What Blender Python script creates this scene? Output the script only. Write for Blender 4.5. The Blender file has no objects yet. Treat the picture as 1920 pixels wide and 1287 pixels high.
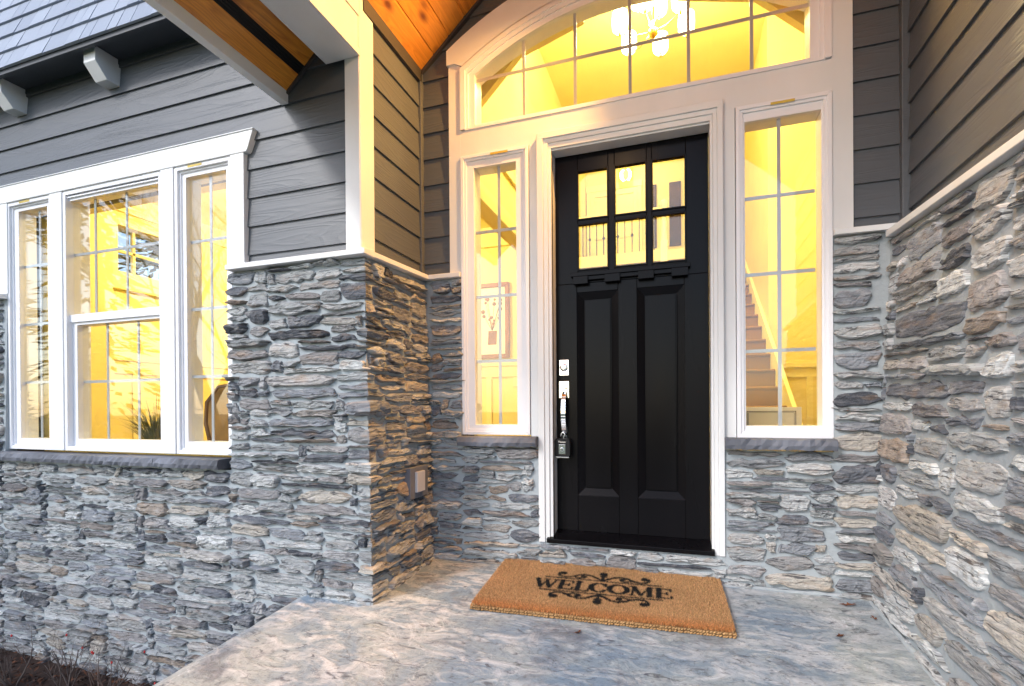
import bpy, bmesh, math, random
import numpy as np
from mathutils import Vector, Matrix
R = math.radians
S = bpy.context.scene
COL = S.collection
random.seed(7)

# ------------------------------------------------------------------ camera
cam = bpy.data.cameras.new('camera'); camo = bpy.data.objects.new('camera', cam); COL.objects.link(camo)
cam.sensor_width = 36; cam.lens = 940.4 * 36 / 1920; cam.shift_x = 0.0; cam.shift_y = 123.6 / 1920
cam.clip_start = .05; cam.clip_end = 500
camo.location = (.312, -3.148, 1.067)
yaw, pit, rol = R(18.451), R(-.230), R(-.420)
fw = Vector((-math.sin(yaw) * math.cos(pit), math.cos(yaw) * math.cos(pit), math.sin(pit)))
rt = Vector((math.cos(yaw), math.sin(yaw), 0)); up = rt.cross(fw)
r2 = rt * math.cos(rol) + up * math.sin(rol); u2 = -rt * math.sin(rol) + up * math.cos(rol)
camo.rotation_euler = Matrix((r2, u2, -fw)).transposed().to_euler()
S.camera = camo
# ------------------------------------------------------------------ light
SUN_EL, SUN_AZ = 36, 211           # the sun stands low to the left behind the camera, veiled
w = bpy.data.worlds.new('World'); S.world = w; w.use_nodes = True
nt = w.node_tree; bg = nt.nodes['Background']
sky = nt.nodes.new('ShaderNodeTexSky'); sky.sky_type = 'NISHITA'; sky.sun_disc = False
sky.sun_elevation = R(SUN_EL); sky.sun_rotation = R(SUN_AZ); sky.air_density = 1.0; sky.dust_density = 1.2; sky.ozone_density = 1.5
nt.links.new(sky.outputs[0], bg.inputs[0]); bg.inputs[1].default_value = .15
sl = bpy.data.lights.new('sun', 'SUN'); sl.energy = .85; sl.angle = R(8); sl.color = (1, .98, .955)
so = bpy.data.objects.new('sun', sl); COL.objects.link(so)
a = R(SUN_AZ); e = R(SUN_EL)
sd = Vector((math.sin(a) * math.cos(e), math.cos(a) * math.cos(e), math.sin(e)))   # towards the sun
so.rotation_euler = sd.to_track_quat('Z', 'Y').to_euler(); so.location = sd * 30
S.view_settings.view_transform = 'Standard'; S.view_settings.look = 'None'
S.view_settings.exposure = 1.27; S.view_settings.gamma = 1
S.cycles.use_denoising = True
S.cycles.max_bounces = 7; S.cycles.transparent_max_bounces = 16; S.cycles.sample_clamp_indirect = 4
S.cycles.caustics_reflective = False; S.cycles.caustics_refractive = False

# ------------------------------------------------------------------ materials
def newmat(name):
    m = bpy.data.materials.new(name); m.use_nodes = True
    return m, m.node_tree, m.node_tree.nodes['Principled BSDF']
def N(nt, t, **k):
    n = nt.nodes.new(t)
    for a, b in k.items():
        if a.startswith('i_'):
            n.inputs[a[2:].replace('_', ' ')].default_value = b
        else: setattr(n, a, b)
    return n
def mapped(nt, scale, coord='Object'):
    tc = N(nt, 'ShaderNodeTexCoord'); mp = N(nt, 'ShaderNodeMapping'); mp.inputs['Scale'].default_value = scale
    nt.links.new(tc.outputs[coord], mp.inputs[0]); return mp.outputs[0]
def noise(nt, vec, scale, detail=4, rough=.55, dist=0):
    n = N(nt, 'ShaderNodeTexNoise'); n.inputs['Scale'].default_value = scale; n.inputs['Detail'].default_value = detail
    n.inputs['Roughness'].default_value = rough; n.inputs['Distortion'].default_value = dist
    nt.links.new(vec, n.inputs['Vector']); return n.outputs['Fac']
def ramp(nt, fac, stops):
    r = N(nt, 'ShaderNodeValToRGB'); el = r.color_ramp.elements
    while len(el) < len(stops): el.new(.5)
    for q, (p, c) in zip(el, stops):
        q.position = p; q.color = (c, c, c, 1) if isinstance(c, (int, float)) else (*c, 1)
    nt.links.new(fac, r.inputs[0]); return r.outputs[0]
def mix(nt, a, b, fac, mode='MIX'):
    m = N(nt, 'ShaderNodeMix', data_type='RGBA', blend_type=mode)
    for s, v in ((m.inputs[0], fac), (m.inputs[6], a), (m.inputs[7], b)):
        if isinstance(v, (int, float)): s.default_value = v
        elif isinstance(v, tuple): s.default_value = (*v, 1)
        else: nt.links.new(v, s)
    return m.outputs[2]
def mth(nt, op, a, b=0.0, c=0.0):
    m = N(nt, 'ShaderNodeMath', operation=op)
    for s, v in zip(m.inputs, (a, b, c)):
        if isinstance(v, (int, float)): s.default_value = v
        else: nt.links.new(v, s)
    return m.outputs[0]
def bump(nt, p, h, strength, dist=.01, prev=None):
    b = N(nt, 'ShaderNodeBump'); b.inputs['Strength'].default_value = strength; b.inputs['Distance'].default_value = dist
    nt.links.new(h, b.inputs['Height'])
    if prev is not None: nt.links.new(prev, b.inputs['Normal'])
    nt.links.new(b.outputs[0], p.inputs['Normal']); return b.outputs[0]

def paint(name, col, rough=.5, var=.06, bs=.12, scale=18, stretch=(1, 1, 1)):
    m, nt, p = newmat(name)
    v = mapped(nt, stretch)
    n1 = noise(nt, v, 2.3, 5); n2 = noise(nt, v, scale * 6, 4, .7)
    c = mix(nt, tuple(x * (1 - var * 1.6) for x in col), tuple(min(1, x * (1 + var)) for x in col), ramp(nt, n1, [(.3, 0.0), (.7, 1.0)]))
    nt.links.new(c, p.inputs['Base Color'])
    nt.links.new(mth(nt, 'MULTIPLY_ADD', n2, .25, rough - .12), p.inputs['Roughness'])
    bump(nt, p, n2, bs, .002)
    return m
M = {}
M['trim'] = paint('white_trim_paint', (.73, .735, .74), .5, .05, .35, 14, (1, 1, .35))
M['vinyl'] = paint('white_vinyl', (.80, .80, .83), .32, .02, .05, 20)
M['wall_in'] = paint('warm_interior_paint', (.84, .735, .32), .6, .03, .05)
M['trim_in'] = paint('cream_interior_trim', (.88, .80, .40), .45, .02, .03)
M['floor_in'] = paint('interior_floor_boards', (.35, .2, .09), .4, .2, .05)
M['slate'] = paint('slate_sill', (.135, .145, .175), .7, .35, .9, 5, (1, 1, 1))
M['dark_trim'] = paint('dark_bed_moulding', (.05, .045, .045), .5, .1, .2)
M['roof_top'] = paint('asphalt_roof', (.06, .065, .075), .9, .3, .9)
M['dark_blue'] = paint('dark_slate_paint', (.045, .052, .065), .5, .1, .2)
M['black_metal'] = paint('dark_iron', (.03, .022, .015), .4, .1, .1)
M['brass'] = paint('brushed_brass', (.75, .5, .15), .3, .1, .05); M['brass'].node_tree.nodes['Principled BSDF'].inputs['Metallic'].default_value = 1
M['sticker'] = paint('gold_sticker', (.55, .40, .06), .35, .3, .1, 10)
M['mat_base'] = paint('coir_backing', (.42, .24, .10), .95, .3, .9, 30)
M['ink'] = paint('black_print', (.012, .010, .010), .95, .2, .9, 30)
M['grid'] = paint('flat_grey_muntin', (.50, .50, .53), .4, .03, .05)
M['rubber'] = paint('black_rubber', (.012, .012, .013), .45, .1, .2)
M['rubber'].node_tree.nodes['Principled BSDF'].inputs['Specular IOR Level'].default_value = .2
M['grey_plate'] = paint('grey_cover_plate', (.50, .50, .54), .4, .03, .05)
M['white_ceramic'] = paint('white_paper', (.9, .88, .8), .6, .02, .02)
M['picture_brown'] = paint('brown_print', (.07, .035, .008), .7, .5, .2, 4)
M['gilt'] = paint('gilt_frame', (.30, .12, .015), .4, .4, .6, 8)
M['wicker'] = paint('tan_upholstery', (.28, .17, .06), .8, .3, .6, 20)
M['chair_wood'] = paint('dark_chair_wood', (.12, .055, .02), .4, .2, .2)
M['pot'] = paint('glazed_pot', (.35, .30, .2), .4, .1, .1)
M['stem'] = paint('brown_stem', (.13, .10, .09), .8, .3, .4)
M['hip'] = paint('red_rose_hip', (.55, .02, .02), .3, .1, .05)
M['bark'] = paint('tree_bark', (.07, .055, .045), .95, .3, .8)
M['leaf_dead'] = paint('dead_leaf', (.20, .07, .03), .8, .3, .4)

m, nt, p = newmat('polished_chrome'); M['chrome'] = m
p.inputs['Base Color'].default_value = (.85, .85, .86, 1); p.inputs['Metallic'].default_value = 1; p.inputs['Roughness'].default_value = .09
m, nt, p = newmat('black_door_paint'); M['door'] = m
v = mapped(nt, (1, 1, .12)); n1 = noise(nt, v, 3, 6); n2 = noise(nt, v, 160, 3)
nt.links.new(mix(nt, (.0025, .002, .0025), (.007, .0065, .008), n1), p.inputs['Base Color'])
nt.links.new(mth(nt, 'MULTIPLY_ADD', n1, .4, .06), p.inputs['Roughness']); p.inputs['Specular IOR Level'].default_value = .10; bump(nt, p, n2, .22, .001)

def glassmat(name, base, gain):
    m, nt, p = newmat(name); nt.nodes.remove(p)
    out = nt.nodes['Material Output']
    lw = N(nt, 'ShaderNodeLayerWeight'); lw.inputs[0].default_value = .5
    f = mth(nt, 'POWER', lw.outputs['Facing'], 3.0); f = mth(nt, 'MULTIPLY_ADD', f, gain, base)
    f.node.use_clamp = True
    tr = N(nt, 'ShaderNodeBsdfTransparent'); gl = N(nt, 'ShaderNodeBsdfGlossy'); gl.inputs['Roughness'].default_value = .015
    tr.inputs[0].default_value = (.97, .98, .97, 1)
    n = noise(nt, mapped(nt, (1, 1, 1)), 1.6, 2)
    b = N(nt, 'ShaderNodeBump'); b.inputs['Strength'].default_value = .06; b.inputs['Distance'].default_value = .01
    nt.links.new(n, b.inputs['Height']); nt.links.new(b.outputs[0], gl.inputs['Normal'])
    mx = N(nt, 'ShaderNodeMixShader'); nt.links.new(f, mx.inputs[0]); nt.links.new(tr.outputs[0], mx.inputs[1]); nt.links.new(gl.outputs[0], mx.inputs[2])
    nt.links.new(mx.outputs[0], out.inputs[0]); return m
M['glass'] = glassmat('window_glass', .05, .45)

# fibre cement siding: embossed cathedral grain along the board
def siding_mat(name, col):
    m, nt, p = newmat(name)
    uv = mapped(nt, (.8, 9, 1), 'UV')
    n1 = noise(nt, uv, 1.0, 1.5, .45, .35)
    rings = mth(nt, 'FRACT', mth(nt, 'MULTIPLY', n1, 13))
    rid = mth(nt, 'ABSOLUTE', mth(nt, 'SUBTRACT', rings, .5))
    rid = ramp(nt, rid, [(0, 1.0), (.22, .25), (.5, 0.0)])
    uv2 = mapped(nt, (3, 160, 1), 'UV'); fine = noise(nt, uv2, 1.0, 5, .7)
    h = mth(nt, 'MULTIPLY_ADD', rid, .55, mth(nt, 'MULTIPLY', fine, .55))
    big = noise(nt, mapped(nt, (1, 1, 1)), 1.1, 4)
    c = mix(nt, tuple(x * .86 for x in col), tuple(x * 1.1 for x in col), big)
    c = mix(nt, c, tuple(x * .72 for x in col), mth(nt, 'MULTIPLY', fine, .35))
    nt.links.new(c, p.inputs['Base Color']); p.inputs['Roughness'].default_value = .45
    bump(nt, p, h, .55, .003); return m
M['siding'] = siding_mat('grey_lap_siding', (.095, .105, .120))

m, nt, p = newmat('blue_grey_shakes'); M['shake'] = m
at = N(nt, 'ShaderNodeVertexColor', layer_name='tint')
uv = mapped(nt, (60, 2.0, 1), 'UV'); f = noise(nt, uv, 1, 5, .7)
c = mix(nt, (.25, .285, .36), (.33, .37, .45), at.outputs[0]); c = mix(nt, c, (.15, .16, .19), mth(nt, 'MULTIPLY', f, .3))
nt.links.new(c, p.inputs['Base Color']); p.inputs['Roughness'].default_value = .7; bump(nt, p, f, .5, .003)

# cedar / pine boards
m, nt, p = newmat('cedar_boards'); M['cedar'] = m
at = N(nt, 'ShaderNodeVertexColor', layer_name='tint')
uv = mapped(nt, (1.3, 14, 1), 'UV')
n1 = noise(nt, uv, 1.0, 2.0, .5, .8); rings = mth(nt, 'FRACT', mth(nt, 'MULTIPLY', n1, 9))
rr = ramp(nt, rings, [(0, .25), (.7, 1.0), (1, .0)])
fine = noise(nt, mapped(nt, (6, 220, 1), 'UV'), 1, 5, .7)
vo = N(nt, 'ShaderNodeTexVoronoi'); nt.links.new(mapped(nt, (4.2, 9.0, 1), 'UV'), vo.inputs['Vector']); vo.inputs['Scale'].default_value = 1.0
kn = ramp(nt, vo.outputs['Distance'], [(.08, 1.0), (.19, .45), (.32, 0.0)])
c = mix(nt, (.45, .11, .008), (.92, .37, .04), rr); c = mix(nt, c, (.82, .38, .06), mth(nt, 'MULTIPLY', at.outputs[0], .7))
c = mix(nt, c, (.26, .07, .012), mth(nt, 'MULTIPLY', fine, .55)); c = mix(nt, c, (.16, .04, .012), kn)
nt.links.new(c, p.inputs['Base Color']); p.inputs['Roughness'].default_value = .33; bump(nt, p, fine, .2, .002)

# stone
m, nt, p = newmat('ledge_stone'); M['stone'] = m
at = N(nt, 'ShaderNodeVertexColor', layer_name='tint')
u1 = mapped(nt, (7, 58, 1), 'UV'); u3 = mapped(nt, (40, 60, 1), 'UV'); u4 = mapped(nt, (7, 20, 1), 'UV')
lay = noise(nt, u1, 1, 6, .72, .9); gr = noise(nt, u3, 3, 5, .75); pat = noise(nt, u4, 1.3, 4, .6, .5)
c = at.outputs[0]
c = mix(nt, c, (.16, .155, .165), ramp(nt, lay, [(.50, 0.0), (.60, .6)]))
c = mix(nt, c, (.62, .60, .59), ramp(nt, pat, [(.52, 0.0), (.70, .42)]))
c = mix(nt, c, (.045, .047, .055), ramp(nt, lay, [(.39, .92), (.49, 0.0)]))
c = mix(nt, c, (.36, .22, .12), ramp(nt, noise(nt, u4, .8, 3), [(.57, 0.0), (.72, .38)]))
c = mix(nt, c, (1, 1, 1), mth(nt, 'MULTIPLY', ramp(nt, gr, [(.55, 0.0), (.75, 1.0)]), .22))
c = mix(nt, c, (0, 0, 0), mth(nt, 'MULTIPLY', ramp(nt, gr, [(.28, 1.0), (.45, 0.0)]), .35))
nt.links.new(c, p.inputs['Base Color']); p.inputs['Roughness'].default_value = .82
nb = bump(nt, p, lay, .9, .012); bump(nt, p, gr, .5, .004, nb)

m, nt, p = newmat('mortar'); M['mortar'] = m
v = mapped(nt, (1, 1, 1)); n1 = noise(nt, v, 3, 5); n2 = noise(nt, v, 240, 4, .7); n3 = noise(nt, v, 28, 4)
c = mix(nt, (.31, .35, .375), (.45, .49, .515), n1); c = mix(nt, c, (.2, .21, .22), mth(nt, 'MULTIPLY', n2, .35))
nt.links.new(c, p.inputs['Base Color']); p.inputs['Roughness'].default_value = .9
nb = bump(nt, p, n3, .6, .012); bump(nt, p, n2, .6, .002, nb)

# stamped and stained concrete
m, nt, p = newmat('stamped_concrete'); M['concrete'] = m
v = mapped(nt, (1, 1, 1)); vs = mapped(nt, (1.0, 2.2, 1)); 
n1 = noise(nt, v, 1.5, 7, .62, 1.1); n2 = noise(nt, vs, 4.2, 8, .66, 1.6); n3 = noise(nt, v, 40, 5, .7); n4 = noise(nt, v, 2.4, 6, .6, .6); n5 = noise(nt, vs, 11, 7, .7, 1.2)
c = mix(nt, (.20, .27, .345), (.35, .385, .385), ramp(nt, n1, [(.38, 0.0), (.62, 1.0)]))
c = mix(nt, c, (.60, .61, .62), ramp(nt, n2, [(.46, 0.0), (.66, .85)]))
c = mix(nt, c, (.075, .08, .10), ramp(nt, n5, [(.34, .85), (.45, 0.0)]))
c = mix(nt, c, (.12, .125, .15), ramp(nt, n4, [(.32, .75), (.46, 0.0)]))
vein = mth(nt, 'ABSOLUTE', mth(nt, 'SUBTRACT', noise(nt, v, 2.0, 6, .55, .7), .5))
c = mix(nt, c, (.72, .74, .76), mth(nt, 'MULTIPLY', ramp(nt, vein, [(0, .6), (.003, .25), (.010, 0.0)]), ramp(nt, n1, [(.45, 0.0), (.6, 1.0)])))
vein2 = mth(nt, 'ABSOLUTE', mth(nt, 'SUBTRACT', noise(nt, vs, 3.1, 5, .6, .9), .47))
c = mix(nt, c, (.05, .055, .07), ramp(nt, vein2, [(0, .5), (.006, 0.0)]))
c = mix(nt, c, (0, 0, 0), mth(nt, 'MULTIPLY', ramp(nt, n3, [(.33, 1.0), (.5, 0.0)]), .3))
nt.links.new(c, p.inputs['Base Color'])
nt.links.new(mth(nt, 'MULTIPLY_ADD', n2, .5, .22), p.inputs['Roughness'])
nb = bump(nt, p, n2, .45, .02); nb = bump(nt, p, vein, .5, .01, nb); bump(nt, p, n3, .4, .003, nb)

m, nt, p = newmat('bark_mulch'); M['mulch'] = m
v = mapped(nt, (1, 1, 1)); at = N(nt, 'ShaderNodeVertexColor', layer_name='tint')
c = mix(nt, (.020, .010, .006), (.13, .045, .018), at.outputs[0]); nt.links.new(c, p.inputs['Base Color']); p.inputs['Roughness'].default_value = .9
m, nt, p = newmat('coir_fibre'); M['coir'] = m
at = N(nt, 'ShaderNodeVertexColor', layer_name='tint'); nt.links.new(at.outputs[0], p.inputs['Base Color']); p.inputs['Roughness'].default_value = .8
M['lawn'] = paint('lawn_turf', (.045, .07, .025), .95, .4, .9, 20)
m, nt, p = newmat('evergreen_leaf'); M['evergreen'] = m
at = N(nt, 'ShaderNodeVertexColor', layer_name='tint'); nt.links.new(mix(nt, (.025, .04, .018), (.07, .10, .03), at.outputs[0]), p.inputs['Base Color']); p.inputs['Roughness'].default_value = .7
m, nt, p = newmat('plant_blades'); M['blade'] = m
at = N(nt, 'ShaderNodeVertexColor', layer_name='tint'); nt.links.new(mix(nt, (.035, .05, .012), (.20, .18, .03), at.outputs[0]), p.inputs['Base Color']); p.inputs['Roughness'].default_value = .5
m, nt, p = newmat('stair_carpet'); M['carpet'] = m
v = mapped(nt, (30, 30, 4)); n1 = noise(nt, v, 6, 4, .8); nt.links.new(mix(nt, (.15, .068, .004), (.34, .17, .014), n1), p.inputs['Base Color']); p.inputs['Roughness'].default_value = .95; bump(nt, p, n1, .6, .005)
def emit(name, col, s):
    m, nt, p = newmat(name); p.inputs['Base Color'].default_value = (*col, 1); p.inputs['Emission Color'].default_value = (*col, 1); p.inputs['Emission Strength'].default_value = s; return m
M['shade_glow'] = emit('glowing_glass_shade', (1, .86, .55), 6.0)
M['lantern_glow'] = emit('glowing_lantern_glass', (1, .72, .38), 4.0)

# ------------------------------------------------------------------ mesh helpers
class MB:
    def __init__(s): s.v = []; s.f = []; s.uv = []; s.tint = []; s.ct = 1.0
    def quad(s, pts, uv=None):
        b = len(s.v); s.v += [tuple(q) for q in pts]; s.f.append(tuple(range(b, b + len(pts))))
        s.uv += list(uv) if uv else [(q[0] + q[1], q[2]) for q in pts]; s.tint += [s.ct] * len(pts)
    def box(s, x0, x1, y0, y1, z0, z1):
        if x0 > x1: x0, x1 = x1, x0
        if y0 > y1: y0, y1 = y1, y0
        if z0 > z1: z0, z1 = z1, z0
        s.hexa([(x0, y0, z0), (x1, y0, z0), (x1, y1, z0), (x0, y1, z0), (x0, y0, z1), (x1, y0, z1), (x1, y1, z1), (x0, y1, z1)]); return s
    def hexa(s, P):
        b = len(s.v); s.v += [tuple(q) for q in P]
        for f in ((0, 3, 2, 1), (4, 5, 6, 7), (0, 1, 5, 4), (1, 2, 6, 5), (2, 3, 7, 6), (3, 0, 4, 7)):
            s.f.append(tuple(b + i for i in f)); s.uv += [(P[i][0] + P[i][1], P[i][2]) for i in f]; s.tint += [s.ct] * 4
        return s
    def prism(s, poly, y0, y1, plane='xz'):
        n = len(poly); b = len(s.v)
        g = (lambda a, c, d: (a, d, c)) if plane == 'xz' else ((lambda a, c, d: (d, a, c)) if plane == 'yz' else (lambda a, c, d: (a, c, d)))
        for d in (y0, y1): s.v += [g(q[0], q[1], d) for q in poly]
        fs = [tuple(b + i for i in range(n)), tuple(b + n + i for i in reversed(range(n)))] + [(b + i, b + (i + 1) % n, b + n + (i + 1) % n, b + n + i) for i in range(n)]
        for f in fs:
            s.f.append(f); s.uv += [(s.v[i][0] + s.v[i][1], s.v[i][2]) for i in f]; s.tint += [s.ct] * len(f)
        return s
    def tube(s, pts, rad, seg=8, cap=True):
        pts = [Vector(q) for q in pts]; n = len(pts); b = len(s.v)
        if isinstance(rad, (int, float)): rad = [rad] * n
        prev = None
        for i, q in enumerate(pts):
            d = (pts[min(i + 1, n - 1)] - pts[max(i - 1, 0)]).normalized()
            ref = prev if prev is not None else (Vector((0, 0, 1)) if abs(d.z) < .9 else Vector((1, 0, 0)))
            a = (ref - d * ref.dot(d)).normalized(); prev = a; c = d.cross(a)
            for k in range(seg):
                t = 2 * math.pi * k / seg; s.v.append(tuple(q + (a * math.cos(t) + c * math.sin(t)) * rad[i]))
        fs = []
        for i in range(n - 1):
            for k in range(seg):
                k2 = (k + 1) % seg; fs.append((b + i * seg + k, b + i * seg + k2, b + (i + 1) * seg + k2, b + (i + 1) * seg + k))
        if cap: fs += [tuple(b + k for k in reversed(range(seg))), tuple(b + (n - 1) * seg + k for k in range(seg))]
        for f in fs:
            s.f.append(f); s.uv += [(s.v[j][0] + s.v[j][1], s.v[j][2]) for j in f]; s.tint += [s.ct] * len(f)
        return s
    def lathe(s, c, prof, seg=16, axis='z'):
        g = {'z': lambda r, t, h: (c[0] + r * math.cos(t), c[1] + r * math.sin(t), c[2] + h),
             'y': lambda r, t, h: (c[0] + r * math.cos(t), c[1] + h, c[2] + r * math.sin(t))}[axis]
        b = len(s.v); n = len(prof)
        for r, h in prof:
            for k in range(seg): s.v.append(g(r, 2 * math.pi * k / seg, h))
        fs = [tuple(b + k for k in reversed(range(seg))), tuple(b + (n - 1) * seg + k for k in range(seg))]
        for i in range(n - 1):
            for k in range(seg):
                k2 = (k + 1) % seg; fs.append((b + i * seg + k, b + i * seg + k2, b + (i + 1) * seg + k2, b + (i + 1) * seg + k))
        for f in fs:
            s.f.append(f); s.uv += [(0, 0)] * len(f); s.tint += [s.ct] * len(f)
        return s
    def build(s, name, mat, parent=None, bevel=0, smooth=False, fixn=True):
        me = bpy.data.meshes.new(name); me.from_pydata(s.v, [], s.f); me.materials.append(mat)
        uvl = me.uv_layers.new(name='UVMap'); uvl.data.foreach_set('uv', np.array(s.uv, 'f').ravel())
        t = np.array([(x, x, x, 1) if isinstance(x, (int, float)) else (*x, 1) for x in s.tint], 'f')
        ca = me.color_attributes.new('tint', 'FLOAT_COLOR', 'CORNER'); ca.data.foreach_set('color', t.ravel())
        if fixn:
            bm = bmesh.new(); bm.from_mesh(me); bmesh.ops.recalc_face_normals(bm, faces=bm.faces); bm.to_mesh(me); bm.free()
        if smooth: me.polygons.foreach_set('use_smooth', [True] * len(me.polygons))
        me.update(); o = bpy.data.objects.new(name, me); COL.objects.link(o); o.parent = parent
        if bevel:
            b = o.modifiers.new('bevel', 'BEVEL'); b.width = bevel; b.segments = 2; b.limit_method = 'ANGLE'
        return o
def tag(o, label=None, cat=None, group=None, kind=None):
    for k, v in (('label', label), ('category', cat), ('group', group), ('kind', kind)):
        if v: o[k] = v
    return o
def empty(name, loc=(0, 0, 0), rz=0, **k):
    o = bpy.data.objects.new(name, None); COL.objects.link(o); o.location = loc; o.rotation_euler = (0, 0, rz); o.empty_display_size = .1
    return tag(o, **k)
def fz(y): return .045 + .07 * y          # the porch floor falls towards the steps

house = empty('house', (0, 0, 0), label='grey sided house entrance with ledge stone walls, white trimmed windows and black front door', cat='house')

# ------------------------------------------------------------------ stone veneer
def pack(u0, u1, z0, top, rng, du=.02, hmean=.062, bot=None, ws=1.0):
    """skyline packing of irregular ledge stones; top(u) gives the height where the stone ends"""
    n = int(round((u1 - u0) / du)); du = (u1 - u0) / n
    Sk = np.array([z0 if bot is None else bot(u0 + (i + .5) * du) for i in range(n)]) + 0.0
    T = np.array([top(u0 + (i + .5) * du) for i in range(n)]); out = []
    act = Sk < T - .012
    while act.any():
        i0 = int(np.argmin(np.where(act, Sk, 1e9))); z = Sk[i0]
        a = i0
        while a > 0 and act[a - 1] and abs(Sk[a - 1] - z) < 1e-4 and T[a - 1] == T[i0]: a -= 1
        b = i0
        while b < n - 1 and act[b + 1] and abs(Sk[b + 1] - z) < 1e-4 and T[b + 1] == T[i0]: b += 1
        L = b - a + 1; room = T[i0] - z
        wmax = int(.38 * ws / du)
        r = rng.random()
        k = int((.10 + .27 * rng.beta(1.2, 1.5)) * ws / du) if r > .055 else int((.04 + .05 * rng.random()) / du)
        k = max(2, min(k, L))
        if L - k < int(.07 / du): k = L if L <= wmax else L // 2
        left = rng.random() < .5
        s = a if left else b - k + 1
        W = k * du
        h = hmean * math.exp(rng.normal(0, .36)); h = min(max(h, .030), .11 * (1.25 if ws > 1.5 else 1))
        if W < .09: h = rng.uniform(.03, .085)
        if W < .06: h = rng.uniform(.045, .075)
        for nb in (s - 1, s + k):
            if 0 <= nb < n:
                d = Sk[nb] - z
                if .022 < d < .11 and abs(d - h) < .016: h = d
        if room - h < .032: h = room
        if h > .15: h = min(h, room) if room > .3 else room / 2
        Sk[s:s + k] = z + h
        out.append((u0 + (s + k / 2) * du, z + h / 2, W, h))
        act = Sk < T - .012
    return out
PAL = [((.34, .335, .33), 5), ((.46, .45, .44), 4), ((.25, .255, .275), 3.5), ((.13, .135, .155), 3.0), ((.055, .06, .074), 1.3), ((.45, .39, .33), 1.8), ((.30, .23, .18), .8), ((.58, .56, .54), 2.6), ((.30, .27, .26), 2)]
PW = np.array([q[1] for q in PAL]); PW = PW / PW.sum()
AA = np.array([-1, -.965, -.91, -.82, -.72, -.60, -.48, -.36, -.24, -.12, 0, .12, .24, .36, .48, .60, .72, .82, .91, .965, 1.0])
BB = np.array([-1, -.90, -.72, -.48, -.24, 0, .24, .48, .72, .90, 1.0])
def vnoise(rng, n, k):
    c = rng.normal(0, 1, k); x = np.linspace(0, k - 1.001, n); i = x.astype(int); f = x - i; f = f * f * (3 - 2 * f)
    return c[i] * (1 - f) + c[np.minimum(i + 1, k - 1)] * f
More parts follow.
